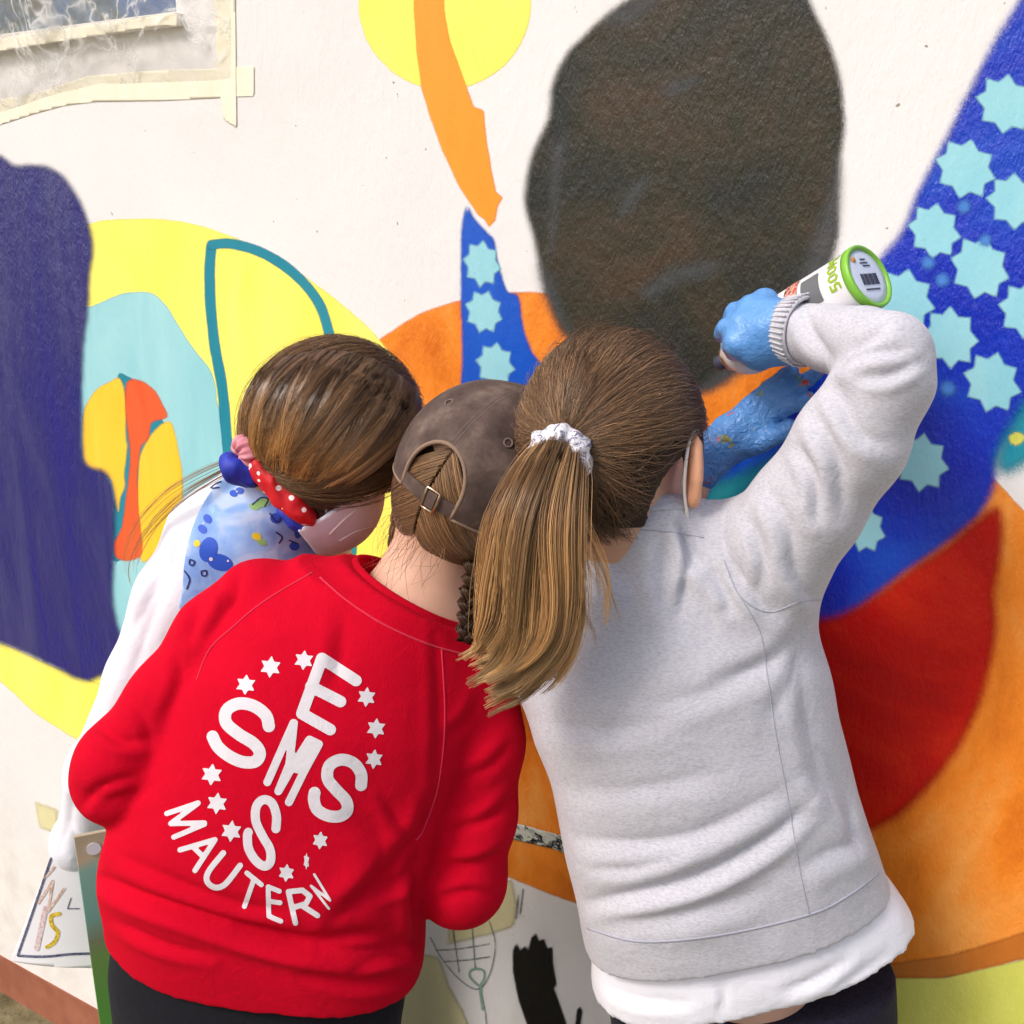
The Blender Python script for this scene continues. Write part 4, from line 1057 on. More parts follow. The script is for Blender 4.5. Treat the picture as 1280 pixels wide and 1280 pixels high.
fold_g = [([(850,655),(862,700),(850,770)], 8, .006), ([(875,650),(890,700),(915,760)], 8, .006), ([(1075,470),(1110,470),(1150,450)], 8, .004), ([(1000,560),(1020,600),(1022,650)], 9, .005), ([(940,650),(955,700),(950,740)], 9, .004), ([(820,880),(900,860),(960,820)], 14, .002), ([(740,1085),(790,1085),(850,1070)], 9, .003), ([(1030,940),(1065,1000),(1070,1060)], 9, .003), ([(690,905),(760,912),(830,900)], 15, .002), ([(720,985),(800,985),(900,965)], 15, .002), ([(722,1048),(800,1054),(880,1040),(975,990)], 15, .0045), ([(1000,790),(960,830),(900,850)], 12, .003), ([(1010,770),(990,850),(960,900)], 12, .002),
          ([(735,1128),(800,1118),(880,1095),(960,1050),(1000,1015)], 11, .0075), ([(760,1150),(850,1145),(960,1110)], 14, .003),
          ([(858,655),(868,690),(895,735)], 10, .007), ([(900,640),(905,690),(940,740),(965,765)], 10, .005), ([(835,680),(830,730),(845,780)], 13, .004), ([(760,690),(790,740),(800,780)], 14, .002),
          ([(960,610),(985,660),(995,720)], 13, .005), ([(1022,520),(1045,570),(1055,640)], 13, .006), ([(1040,470),(1060,520),(1080,545),(1110,555)], 12, .004),
          ([(1040,462),(1062,432),(1100,415)], 10, .0065), ([(1005,385),(1015,420),(1040,455)], 9, .005), ([(1060,455),(1090,440),(1130,438)], 9, .005), ([(990,700),(1010,740),(1026,752)], 10, .003),
          ([(1015,960),(1050,1000),(1080,1050)], 14, .004), ([(1005,830),(1010,900),(1030,980)], 12, .003), ([(1000,1085),(1050,1060),(1085,1040)], 14, .003)]
lo, hi = bounds([r[0] for r in rings]+gaR+gaL, .10)
sw_g, S_g = soft('sweatshirt', f_grey, lo, hi, .0034, M_GREY, grey, 2, fold_g, (.0012, 42, 8))
collar('collar', gc-gc_ax*.004, gc_ax, .069, .018, M_GREY, sw_g, RIGHT, 1.0, .004, .008)
for L in ([(734,1160),(800,1177),(900,1169),(1010,1144),(1060,1120),(1098,1092)], ):
    S_g.seam('hem_seam', L, .0016, M_GSEAM, sw_g, -.0006)
for L in ([(925,745),(950,790),(960,850),(970,920),(985,1000),(1000,1090),(1012,1143)], [(905,700),(925,745),(960,765),(1000,752),(1026,750)], [(732,680),(780,664),(830,664),(880,672)]):
    S_g.seam('seam', L, .0007, M_GSEAM, sw_g, 0)
wr_ax = nrm(P(985, 412, .995)-P(1040, 419, .953))
cuff = collar('cuff', P(996, 412, .987), wr_ax, .0285, .024, M_GREY, sw_g, (0, 0, 1.), 1.0, .0035, .003)
for k in range(40):
    an = 2*math.pi*k/40; e1 = nrm(np.array([0, 0, 1.])-wr_ax*wr_ax[2]); e2 = np.cross(wr_ax, e1); dv = e1*math.cos(an)+e2*math.sin(an); c0 = P(996, 412, .987)
    if k == 0: ribs = []
    ribs.append(sweep([c0+dv*(.0325-.0025*u)+wr_ax*.0115*u for u in (-.95, -.3, .3, .95)], .0011, 5))
o = mesh_obj('cuff_ribbing', *join_meshes(ribs), M_GREY, sw_g); o['kind'] = 'stuff'
# white vest under the sweatshirt
vr = [ring_px(936, 1186, .918, 204, .099), ring_px(929, 1160, .917, 196, .098), ring_px(915, 1110, .92, 176, .092)]
vest, S_v = soft('undershirt', lambda Q: loft(Q, vr, RIGHT, 2.3), *bounds([r[0] for r in vr], .19), .0045, M_WHITE, grey, 1,
    [([(760,1235),(800,1250),(860,1255)], 8, .003), ([(980,1240),(1020,1225),(1060,1200)], 7, .004), ([(900,1230),(905,1250),(898,1265)], 6, .002), ([(1040,1235),(1080,1215),(1110,1190)], 8, .002)], (.0012, 38, 4))
build_legs(grey, P(870, 1345, .91), P(1010, 1335, .90), g_foot[0], g_foot[1], M_NAVY, [ring_px(945, 1345, .91, 168, .090), ring_px(940, 1270, .91, 176, .092), ring_px(936, 1222, .912, 178, .088)], RIGHT, 0)
build_ear(body_g, HG, 1, M_SKIN2); build_ear(body_g, HG, -1, M_SKIN2)
mk = build_mask(grey, HG)
ec = HG.loc(.074, -.004, -.022)
loop = [HG.loc(.066, .050, -.040), HG.loc(.080, .016, .004), HG.loc(.084, -.008, .012), HG.loc(.083, -.024, .000), HG.loc(.081, -.029, -.022), HG.loc(.078, -.022, -.046), HG.loc(.076, -.004, -.072), HG.loc(.062, .050, -.088)]
mesh_obj('ear_loop', *sweep(catmull(loop, 6), .0016, 6), M_LOOP, mk)
loopl = [HG.c + (p-HG.c) - 2*HG.r*((p-HG.c) @ HG.r) for p in loop]
mesh_obj('ear_loop', *sweep(catmull(loopl, 6), .0016, 6), M_LOOP, mk)
# hair drawn back to the ponytail
def keep_g(d):
    x, y, z = d[:, 0], d[:, 1], d[:, 2]
    k = (y < .62+.25*z) & (z > -.80+.25*np.clip(y, -1, 1))
    k &= ~((np.abs(x) > .46) & (z < -.02) & (y > -.56))
    k &= ~((np.abs(x) > .80) & (z < .12) & (y > -.25))
    return k
g_root = HG.at(nrm([-.06, -1, -.03]), 1.04)
hair_g = soft('hair', lambda Q: np.maximum(np.maximum(np.maximum(ell(Q, HG.c, HG.rad*.975, HG.R), -ell(Q, HG.loc(0, .085, -.05), (.075, .085, .095), HG.R)), -.078-((Q-HG.c) @ HG.R.T)[:, 2]),
        -np.minimum(ell(Q, HG.loc(.085, .0, -.062), (.050, .060, .056), HG.R), ell(Q, HG.loc(-.085, .0, -.062), (.050, .060, .056), HG.R))), HG.c-.13, HG.c+.13, .004, M_SH, grey, 1)[0]
st, rn = tied_hair(HG, g_root, 11500, 11, keep_g, 330, .035, 11)
hair('drawn_back_strands', st, M_HAIR_G, hair_g, .00018, .00036, rn)
n = 300; st, rn = tied_hair(HG, g_root, n, 13, keep_g, 200, .11, 12)
hair('flyaway_strands', st, M_HAIR_G, hair_g, .00018, .00014, rn)
def ponytail(name, path, wid, dep, n, K, mat, parent, seed, clumps=70, tipjit=.03, r0=.0005, r1=.0002):
    r = np.random.default_rng(seed); C = catmull(path, 8); u = np.linspace(0, 1, K); uu = np.linspace(0, 1, len(C))
    Cc = np.stack([np.interp(u, uu, C[:, i]) for i in range(3)], 1); w = np.interp(u, np.linspace(0, 1, len(wid)), wid); de = np.interp(u, np.linspace(0, 1, len(dep)), dep)
    T = np.gradient(Cc, axis=0); T /= np.linalg.norm(T, axis=1)[:, None]; A = np.cross(T, camvec(0, 0, 1)); A /= np.linalg.norm(A, axis=1)[:, None]; B = np.cross(A, T)
    q = r.uniform(0, 2*math.pi, clumps); rr = np.sqrt(r.uniform(.12, 1, clumps)); cx, cy = rr*np.cos(q), rr*np.sin(q)
    ph, am, fq = r.uniform(0, 6.28, clumps), r.uniform(.05, .34, clumps), r.uniform(.8, 2.4, clumps); ln = r.uniform(.70, 1.04, clumps); ay = r.uniform(-.5, .5, clumps)
    ci = r.integers(0, clumps, n); ox, oy = r.normal(0, .16, n), r.normal(0, .16, n); sl = ln[ci]*r.uniform(.9, 1.04, n)
    out = np.zeros((n, K, 3))
    for k in range(K):
        t_ = np.minimum(u[k]*sl, 1.0); ext = np.maximum(u[k]*sl-1, 0)
        f = t_*(K-1); i0 = np.clip(f.astype(int), 0, K-2); fr = (f-i0)[:, None]
        c = Cc[i0]*(1-fr)+Cc[i0+1]*fr; a = A[i0]*(1-fr)+A[i0+1]*fr; b = B[i0]*(1-fr)+B[i0+1]*fr
        ww = np.interp(t_, u, w); dd = np.interp(t_, u, de)
        tight = 1-.75*t_
        x = cx[ci]+ox*tight+am[ci]*np.sin(ph[ci]+fq[ci]*t_*4)*t_; y = cy[ci]+oy*tight+ay[ci]*np.sin(ph[ci]*1.7+fq[ci]*t_*3)*t_
        out[:, k] = c + a*(x*ww)[:, None] + b*(y*dd)[:, None] + T[-1]*ext[:, None]*.22
    rn = np.clip(r.normal(.48, .10, n)+np.sin(ph[ci]*3)*.33, 0, 1)
    return hair(name, out, mat, parent, r0, r1, rn)
pony_path = [g_root, P(690, 598, .845), P(674, 660, .822), P(668, 730, .812), P(662, 790, .808), P(640, 832, .806), P(612, 850, .806)]
ponytail('ponytail', pony_path, [.014, .027, .037, .041, .040, .036, .032], [.015, .022, .026, .026, .024, .02, .018], 7600, 20, M_HAIR_P, hair_g, 21, 130, r0=.00038, r1=.00018)
ponytail('loose_strands', [g_root, P(700, 610, .838), P(716, 680, .815), P(735, 740, .81), P(742, 785, .81)], [.012, .02, .024, .02], [.01, .012, .012, .01], 130, 16, M_HAIR_P, hair_g, 22, 14, r0=.0003, r1=.0001)
# scrunchie
t = NT('scrunchie_cloth'); c = t.ramp(t.noise(150, 3, .6, None, 1.6), [(.40, srgb(120, 116, 140)), (.5, srgb(232, 230, 238)), (.72, srgb(240, 238, 244))]); M_SCR = t.set(c, .5)
t = NT('pink_velvet'); M_PINK = t.set(t.ramp(t.noise(60, 3), [(.3, srgb(196, 110, 124)), (.7, srgb(232, 160, 170))]), .5)
def scrunchie(name, c, ax, R, r, mat, parent, seed):
    a = nrm(ax); e1 = nrm(np.cross(a, [.2, .3, .9])); e2 = np.cross(a, e1); rg = np.random.default_rng(seed); V, Fc = [], []; n, m = 90, 14
    p1, p2 = rg.uniform(0, 6, 2)
    for i in range(n):
        an = 2*math.pi*i/n; dv = e1*math.cos(an)+e2*math.sin(an); puff = 1+.13*math.sin(an*7+p1)+.08*math.sin(an*13+p2)
        for k in range(m):
            q = 2*math.pi*k/m; rr = r*puff*(1+.07*math.sin(an*9+q*2)); V.append(c+dv*(R+rr*math.cos(q))+a*rr*1.25*math.sin(q))
    for i in range(n):
        for k in range(m): Fc.append((i*m+k, ((i+1) % n)*m+k, ((i+1) % n)*m+(k+1) % m, i*m+(k+1) % m))
    return mesh_obj(name, V, Fc, mat, parent)
scrunchie('scrunchie', g_root*.62+pony_path[1]*.38, pony_path[1]-g_root+camvec(0, .2, .35)*.03,   .0195, .0095, M_SCR, hair_g, 4)

# gloves
def glove(name, f, pts, mat, parent, rough=(.0004, 160, 3)):
    lo, hi = bounds(pts, .035)
    return soft(name, f, lo, hi, .0021, mat, parent, 2, None, rough)
can_b, can_n = P(1086, 345, .965), P(944, 428, 1.06); can_ax = nrm(can_n-can_b)
Wp = P(985, 412, .995)
kn = [P(956, 377, 1.03), P(938, 386, 1.020), P(927, 406, 1.010), P(921, 430, 1.002)]
def f_fist(Q):
    d = chain(Q, [P(990, 410, .991), P(972, 408, 1.0)], [.0235, .0235])
    for k_ in kn: d = smin(d, chain(Q, [P(968, 410, 1.0), k_], [.021, .0135]), .012)
    d = smin(d, chain(Q, [P(982, 430, .998), P(945, 441, 1.003)], [.021, .0165]), .014)
    for i, k_ in enumerate(kn[:3]):
        m1 = k_ + camvec(-.62, .0, -.78)*.018; m2 = m1+camvec(.05, -.1, -1)*.026; m3 = m2+camvec(.8, .1, -.55)*.02
        d = smin(d, chain(Q, [k_, m1, m2, m3], [.0112, .0105, .0098, .0085]), .004)
    d = smin(d, chain(Q, [kn[3], P(914, 432, 1.015), P(918, 440, 1.045), P(934, 441, 1.066)], [.0112, .0102, .0095, .0082]), .004)   # index on the nozzle
    d = smin(d, chain(Q, [P(978, 425, 1.0), P(962, 443, 1.018), P(948, 452, 1.045), P(944, 450, 1.07)], [.016, .0125, .0105, .009]), .008)  # thumb
    return d
gR, S_gl = glove('glove', f_fist, kn+[P(1000, 410, .985), P(905, 440, 1.0), P(940, 455, 1.08)], M_GLOVE, grey)
mesh_obj('glove_edge', *sweep([P(985, 412, .995)-wr_ax*(-.002)+ (nrm(np.array([0, 0, 1.])-wr_ax*wr_ax[2])*math.cos(q)+np.cross(wr_ax, nrm(np.array([0, 0, 1.])-wr_ax*wr_ax[2]))*math.sin(q))*.0238 for q in np.linspace(0, 2*math.pi, 30)], .0016, 6), M_GLOVE, gR)
def f_open(Q):
    d = chain(Q, [P(876, 586, 1.09), P(893, 566, 1.09), P(915, 545, 1.088)], [.024, .023, .025], .01)
    pal = [(P(922, 525, 1.085), P(948, 497, 1.085)), (P(928, 535, 1.083), P(960, 507, 1.08)), (P(932, 543, 1.081), P(962, 518, 1.078)), (P(930, 550, 1.08), P(955, 533, 1.076))]
    for a, b in pal: d = smin(d, cone(Q, a, b, .0135, .0105), .008)
    fin = [[(948,497,1.085),(968,480,1.082),(982,468,1.076),(990,464,1.07)], [(960,507,1.08),(988,488,1.074),(1010,474,1.068),(1022,466,1.064)],
           [(962,518,1.078),(985,508,1.07),(1000,503,1.064),(1010,498,1.062)]]
    for fn in fin: d = smin(d, chain(Q, [P(*q) for q in fn], [.0102, .0095, .0088, .0078]), .002)
    d = smin(d, chain(Q, [P(922, 560, 1.082), P(952, 553, 1.07), P(976, 542, 1.062), P(988, 534, 1.06)], [.015, .012, .0108, .0095]), .006)
    return d
glove('glove', f_open, [P(876, 590, 1.09), P(1030, 460, 1.06), P(940, 570, 1.06), P(950, 480, 1.09)], M_GLOVE2, grey, (.0006, 150, 6))
fb = [P(955, 532, 1.083), P(974, 528, 1.074), P(986, 522, 1.066)]

# spray can
can = thing('spray_can', 'white spray paint can with lime green rim and 500ML label in gloved hand', 'spray can', tuple(can_b))
t = NT('can_white'); M_CANW = t.set(srgb(232, 230, 232), .3)
t = NT('can_lime'); M_LIME = t.set(srgb(128, 190, 60), .4)
t = NT('can_label_white'); M_LABW = t.set(srgb(214, 222, 240), .5)
t = NT('can_grey_print'); M_CG = t.set(srgb(104, 106, 110), .4)
t = NT('can_lime_print'); M_CL = t.set(srgb(150, 186, 30), .4)
t = NT('can_red_print'); c = t.ramp(t.noise(240, 3), [(.42, srgb(120, 40, 30)), (.5, srgb(224, 190, 170)), (.6, srgb(196, 60, 40))]); M_CR = t.set(c, .4)
t = NT('dark_ink'); M_INK = t.set(srgb(60, 62, 84), .6)
t = NT('orange_ink'); M_OINK = t.set(srgb(214, 150, 60), .6)
ca1 = nrm(np.cross(can_ax, [0, 0, 1.])); ca2 = np.cross(ca1, can_ax)      # ca2 roughly up
def lathe(prof, base=can_b, n=48):
    V, Fc = [], []
    for (z, r) in prof:
        for k in range(n):
            q = 2*math.pi*k/n; V.append(base+can_ax*z+(ca1*math.cos(q)+ca2*math.sin(q))*r)
    for i in range(len(prof)-1):
        for k in range(n): Fc.append((i*n+k, (i+1)*n+k, (i+1)*n+(k+1) % n, i*n+(k+1) % n))
    Fc.append(tuple(range(n))); Fc.append(tuple((len(prof)-1)*n+k for k in range(n))[::-1]); return V, Fc
CRAD = .0305
mesh_obj('can_body', *lathe([(.006, .0280), (.007, .0298), (.010, CRAD-.0005), (.150, CRAD-.0005), (.156, .0295), (.166, .026), (.174, .018), (.177, .0155)]), M_CANW, can)
mesh_obj('base_ring', *lathe([(.0068, CRAD+.0008), (.002, CRAD+.0012), (-.0008, CRAD+.0008), (-.0014, CRAD-.0004), (-.001, CRAD-.0028), (.002, CRAD-.0034), (.004, CRAD-.0038)]), M_LIME, can)
mesh_obj('base_label', *lathe([(.0035, .0272), (.0010, .0270), (.0004, .020), (.0002, .001)]), M_LABW, can)
mesh_obj('valve_cup', *lathe([(.176, .0145), (.181, .0145), (.182, .012)]), M_BRASS, can)
mesh_obj('nozzle', *lathe([(.181, .0055), (.186, .0085), (.196, .0080), (.198, .006)]), M_INK, can)
# print on the base label and on the side
for (x0, y0, x1, y1, w) in [(-.004, .017, .004, .017, .0005), (-.006, .0135, .006, .0135, .0005), (-.003, .0105, .008, .0105, .0005), (-.012, -.013, .010, -.013, .0006)]:
    V, Fc = box_mesh(can_b - can_ax*.0002 + ca2*(y0+y1)/2 + ca1*(x0+x1)/2, (ca1, ca2, can_ax), (abs(x1-x0)/2, w, .0003)); mesh_obj('label_text_line', V, Fc, M_INK, can, smooth=False)
for k, x in enumerate(np.linspace(-.012, .012, 11)):
    V, Fc = box_mesh(can_b - can_ax*.0002 - ca2*.003 + ca1*x, (ca1, ca2, can_ax), (.0004+.0004*(k % 3 == 0), .0055, .0003)); mesh_obj('barcode_bar', V, Fc, M_INK, can, smooth=False)
mesh_obj('label_dot', *lathe([(.0002, .003), (-.0004, .0028)], can_b+ca2*.017-ca1*.014*(1 if (ca1 @ RIGHT) > 0 else -1), 16), M_OINK, can)
side0 = math.atan2(float(nrm(CAM-can_b) @ ca2), float(nrm(CAM-can_b) @ ca1))       # angle of the side that faces the photographer
def can_wrap(name, lines, r, mat, z0, a0, sc, cell=.6):
    """flat print wrapped round the can: x runs round it, y along it"""
    L = [np.asarray(s, float) for s in lines]; pts, fc, val = march(stroke_sdf(L, r), *bbox(L, r+1), cell, 0)
    V = [can_b + can_ax*(z0+y*sc) + (ca1*math.cos(a0+x*sc/CRAD)+ca2*math.sin(a0+x*sc/CRAD))*(CRAD+.0002) for x, y in pts]
    return mesh_obj(name, V, fc, mat, can, smooth=False)
def rect(x0, y0, x1, y1, n=6): return [[(x0, y), (x1, y)] for y in np.linspace(y0, y1, n)]
# 500ML, reading round the can
gly = {'5': [[(3.6,0),(0,0),(0,3.5),(2.6,3.2),(3.8,4.8),(2.8,7),(0,7)]], '0': [[(0,1.4),(1.9,0),(3.8,1.4),(3.8,5.6),(1.9,7),(0,5.6),(0,1.4)]], 'M': [[(0,7),(0,0),(2.2,4),(4.4,0),(4.4,7)]], 'L': [[(0,0),(0,7),(3.2,7)]]}
sgn = -1
x = 0
for ch in '500ML':
    ls = [[((x+px_)*sgn, (7-py_)) for px_, py_ in s] for s in gly[ch]]
    can_wrap('print_'+{'5': 'five', '0': 'zero', 'M': 'letter_M', 'L': 'letter_L'}[ch], ls, .75, M_CL, .012, side0-.15, .0014, .45)
    x += 6.2
can_wrap('grey_panel', rect(-9, 0, 9, 12, 12), .7, M_CG, .034, side0-.55, .0016)
can_wrap('red_picture', rect(-9, 0, 9, 9, 10), .7, M_CR, .060, side0-.9, .0016)
for k in range(7): can_wrap('print_tick', [[(0, 0), (0, 5)]], .5, M_CG, .018+.010*k, side0-1.75, .0012)

# ================================================================== child in white with the patterned blue cape
HL = Head(P(420, 538, 1.165), camvec(.70, .66, -.20), camvec(.40, -.64, -.60), (.100, .103, .106))
l_foot = np.array([[-.50, 1.24, 0], [-.33, 1.17, 0]])
left = thing('person', 'child in white with a patterned blue cape and red dotted kerchief, hair tied low', 'person', (float(l_foot[:, 0].mean()), float(l_foot[:, 1].mean()), 0))
l_neck = P(325, 655, 1.19)
laL = [P(285, 675, 1.19), P(222, 748, 1.18), P(178, 850, 1.17), P(128, 965, 1.18), P(100, 1060, 1.20), P(94, 1088, 1.205)]
laR = [P(395, 740, 1.22), P(425, 850, 1.26), P(430, 960, 1.30), P(420, 1010, 1.36)]
body_l, sk_l = build_body(left, HL, l_neck, P(310, 800, 1.23), P(270, 1230, 1.27), [laL, laR],
    [dict(wrist=laL[-1], palm_dir=camvec(.25, -.8, -.75), side=camvec(.5, 0, -.8), normal=camvec(1, 0, -.2), s=.8, curl=.6), dict(wrist=laR[-1], palm_dir=laR[-1]-laR[-2], side=(0, 0, 1.), normal=-RIGHT, s=.85)])
lr = [ring_px(262, 1270, 1.275, 118, .10), ring_px(280, 1050, 1.265, 122, .10), ring_px(298, 850, 1.24, 125, .098), ring_px(312, 740, 1.215, 118, .09), ring_px(322, 670, 1.195, 78, .065)]
lc_ax = camvec(.45, .85, -.1); lc = P(346, 618, 1.170)
def f_left(Q):
    d = loft(Q, lr, RIGHT, 2.3)
    d = smin(d, cone(Q, P(320, 690, 1.2), lc-lc_ax*.004, .085, .068), .03)
    d = smin(d, cone(Q, P(325, 680, 1.195), P(275, 672, 1.185), .060, .055), .05)
    d = smin(d, cone(Q, P(325, 690, 1.2), P(385, 720, 1.215), .060, .052), .04)
    d = smin(d, chain(Q, [P(282, 675, 1.187), P(226, 745, 1.18), P(182, 850, 1.17), P(130, 962, 1.18), P(97, 1052, 1.20), P(94, 1078, 1.205)], [.055, .050, .048, .044, .032, .025], .02), .03)
    d = smin(d, chain(Q, [P(385, 722, 1.215), P(425, 850, 1.26), P(430, 960, 1.30), P(422, 1000, 1.345)], [.052, .042, .038, .03], .02), .03)
    q = (Q-lc) @ lc_ax; near = np.linalg.norm(Q-lc, axis=1) < .10
    d = np.where(near, np.maximum(d, q-.002), d)
    return np.maximum(d, -cone(Q, lc-lc_ax*.005, lc+lc_ax*.06, .056, .060))
lo, hi = bounds([r[0] for r in lr]+laL+laR, .11)
sw_l, S_l = soft('white_top', f_left, lo, hi, .0045, M_WHITE, left, 3, [([(232,660),(200,740),(170,830),(150,890)], 12, .003), ([(205,690),(190,740),(160,800)], 9, .003), ([(74,1000),(90,1040),(104,1070)], 8, .003), ([(100,985),(85,1020),(78,1060)], 8, .003)], (.0011, 30, 9))
build_legs(left, P(235, 1290, 1.27), P(310, 1290, 1.26), l_foot[0], l_foot[1], M_NAVY, [ring_px(268, 1310, 1.27, 112, .092), ring_px(266, 1250, 1.27, 114, .092), ring_px(270, 1200, 1.265, 112, .088)], RIGHT, 0, .066)
# patterned cape on the back
t = NT('cape_cloth'); n1 = t.noise(22, 3, .5, None, .8)
c = t.ramp(n1, [(.34, srgb(128, 168, 236)), (.5, srgb(152, 190, 246)), (.62, srgb(190, 212, 250))]); M_CAPE = t.set(c, .55, t.bump(t.noise(40, 3), .3, .004), .35)
t = NT('cape_blue_print'); M_CB = t.set(srgb(40, 88, 206), .55)
t = NT('cape_yellow_print'); M_CY = t.set(srgb(238, 212, 60), .55)
t = NT('cape_green_print'); M_CGN = t.set(srgb(150, 200, 120), .55)
t = NT('cape_dark_print'); M_CD = t.set(srgb(34, 44, 110), .55)
pol = catmull([(231,770),(231,735),(234,700),(242,665),(256,634),(274,608),(290,596),(318,592),(350,604),(372,628),(388,655),(396,690),(400,730),(380,790),(300,800)], 5, True)
cape = S_l.patch('cape', poly_sdf(pol), bbox(pol, 3), 3.5, M_CAPE, left, .0030, .0016)
def blob(x, y, rx, ry, rot=0, n=18): return [(x+rx*math.cos(q)*math.cos(rot)-ry*math.sin(q)*math.sin(rot), y+rx*math.cos(q)*math.sin(rot)+ry*math.sin(q)*math.cos(rot)) for q in np.linspace(0, 2*math.pi, n, endpoint=False)]
def cape_print(nm, pl, mat, off=.0051):
    S_l.patch(nm, poly_sdf(pl), bbox(pl, 2), 1.5, mat, cape, off)
for (x, y, rx, ry, ro, m_) in [(263,686,11,15,.3,M_CB),(277,701,16,10,.25,M_CB),(256,662,6,5,.8,M_CB),(263,649,6,5,.8,M_CB),(296,617,5,4,.2,M_CB),(303,614,5,4,.2,M_CB),(345,646,7,6,.5,M_CB),(366,680,6,6,.2,M_CB),(372,660,5,10,.3,M_CB),
                               (249,679,4,4,0,M_CY),(322,668,6,5,.3,M_CY),(328,675,6,4,.3,M_CGN),(330,628,9,5,-.3,M_CGN),(320,632,6,4,.3,M_CGN),(294,602,5,2.5,.1,M_CGN)]:
    cape_print('printed_blob', blob(x, y, rx, ry, ro), m_)
for (x, y, r) in [(266,697,2.4),(287,699,1.6),(258,655,1.4),(300,615,1.2),(348,642,1.4)]: cape_print('printed_dot', blob(x, y, r, r), M_PRINT, .0055)
for L in ([(268,612),(275,606),(281,603)], [(270,612),(279,610)], [(318,630),(328,622),(336,624),(332,632)], [(338,640),(346,650),(352,644)], [(345,662),(352,668),(348,676)], [(360,672),(368,676)], [(234,712),(240,722),(236,734)], [(241,698),(246,700),(244,705),(240,703),(241,698)], [(254,712),(260,711),(260,717),(255,717),(254,712)]):
    b = catmull(L, 4); S_l.patch('printed_line', stroke_sdf([b], .9), bbox([b], 3), 1.0, M_CD, cape, .0053)
# kerchief and scrunchie at the nape
t = NT('red_dotted_cloth'); vo = t.n('ShaderNodeTexVoronoi'); vo.inputs['Scale'].default_value = 78; t.l(t.pos, vo.inputs['Vector'])
c = t.mix(t.math('LESS_THAN', vo.outputs['Distance'], .24), srgb(206, 18, 30), srgb(246, 236, 236)); M_DOT = t.set(c, .6, t.bump(t.noise(70, 3), .4, .003))
t = NT('royal_blue_cloth'); M_ROY = t.set(t.ramp(t.noise(40, 3), [(.3, srgb(20, 32, 140)), (.7, srgb(38, 62, 196))]), .6, t.bump(t.noise(50, 3), .4, .004))
def roll(name, pts, rads, mat, parent, seed, sq=1.0, nz=.0016):
    C = catmull(pts, 6); R = np.interp(np.linspace(0, 1, len(C)), np.linspace(0, 1, len(rads)), rads)
    def f(Q): return chain(Q, list(C), list(R), 0)
    return soft(name, f, *bounds(C, max(rads)+.012), .0024, mat, parent, 2, None, (nz, 170, seed))
kz = 1.088
ker = roll('kerchief', [P(318, 582, kz), P(340, 604, kz-.004), P(366, 630, kz-.004), (P(384, 645, kz)), P(394, 650, kz+.02)], [.010, .0140, .0145, .012, .008], M_DOT, left, 2)[0]
roll('kerchief_fold', [P(284, 576, kz+.006), P(296, 588, kz+.004), P(312, 598, kz+.004), P(322, 598, kz+.006)], [.008, .016, .014, .007], M_ROY, ker, 5)
roll('kerchief_fold', [P(352, 634, kz+.010), P(368, 652, kz+.008), P(380, 658, kz+.008), P(386, 652, kz+.010)], [.008, .011, .010, .006], M_ROY, ker, 6)
l_root = P(322, 568, 1.115)
def keep_l(d):
    x, y, z = d[:, 0], d[:, 1], d[:, 2]
    return (y < .44+.2*z) & (z > -.80+.30*y)
hair_l = soft('hair', lambda Q: np.maximum(np.maximum(ell(Q, HL.c, HL.rad*.98, HL.R), -ell(Q, HL.loc(0, .090, -.055), (.100, .095, .105), HL.R)), -.085-((Q-HL.c) @ HL.R.T)[:, 2]), HL.c-.13, HL.c+.13, .004, M_SH, left, 1)[0]
st, rn = tied_hair(HL, l_root, 8000, 11, keep_l, 330, .035, 31)
hair('drawn_back_strands', st, M_HAIR_L, hair_l, .00018, .00036, rn)
st, rn = tied_hair(HL, l_root, 150, 13, keep_l, 100, .10, 32)
hair('flyaway_strands', st, M_HAIR_L, hair_l, .00018, .00013, rn)
# loose upper layer that falls across the head and ends unevenly above the kerchief and mask
rg = np.random.default_rng(77); n = 6500; K = 11; ncl = 230; st = np.zeros((n, K, 3))
c0 = nrm(HL.local(P(522, 505, 1.15))); c1 = nrm(HL.local(P(352, 446, 1.12)))
ca = rg.uniform(0, 1, ncl); cb = np.clip(ca+rg.normal(0, .10, ncl), 0, 1); cph = rg.uniform(0, 6.28, ncl); cl = rg.uniform(.82, 1.04, ncl); clay = rg.uniform(1.01, 1.07, ncl)
ci = rg.integers(0, ncl, n); ua = np.clip(ca[ci]+rg.normal(0, .012, n), 0, 1); ub = np.clip(cb[ci]+rg.normal(0, .02, n), 0, 1); sl = cl[ci]*rg.uniform(.93, 1.03, n)
e0 = HL.local(P(432, 606, 1.075)); e1 = HL.local(P(318, 560, 1.095))
cm = nrm(HL.local(P(450, 424, 1.125)))
A_ = slerp(np.repeat(c0[None], n, 0), np.repeat(c1[None], n, 0), ua); B_ = slerp(np.repeat(e0[None], n, 0), np.repeat(e1[None], n, 0), ub)
for k in range(K):
    t_ = k/(K-1)*sl
    d = slerp(A_, B_, t_); d = d + rg.normal(size=(n, 3))*.004 + (np.sin(cph[ci]+t_*4)*.035*t_)[:, None]*np.array([.3, .5, .8])
    st[:, k] = HL.at(d, clay[ci]+.03*np.sin(math.pi*np.clip(t_, 0, 1))+.01*np.sin(cph[ci]*2+t_*3))
hair('loose_layer', st, M_HAIR_L, hair_l, .00028, .0002, np.clip(rg.normal(.5, .1, n)+np.sin(cph[ci]*3)*.33, 0, 1))
scrunchie('scrunchie', P(308, 566, 1.10), camvec(-.8, -.2, .55), .010, .0095, M_PINK, hair_l, 9)
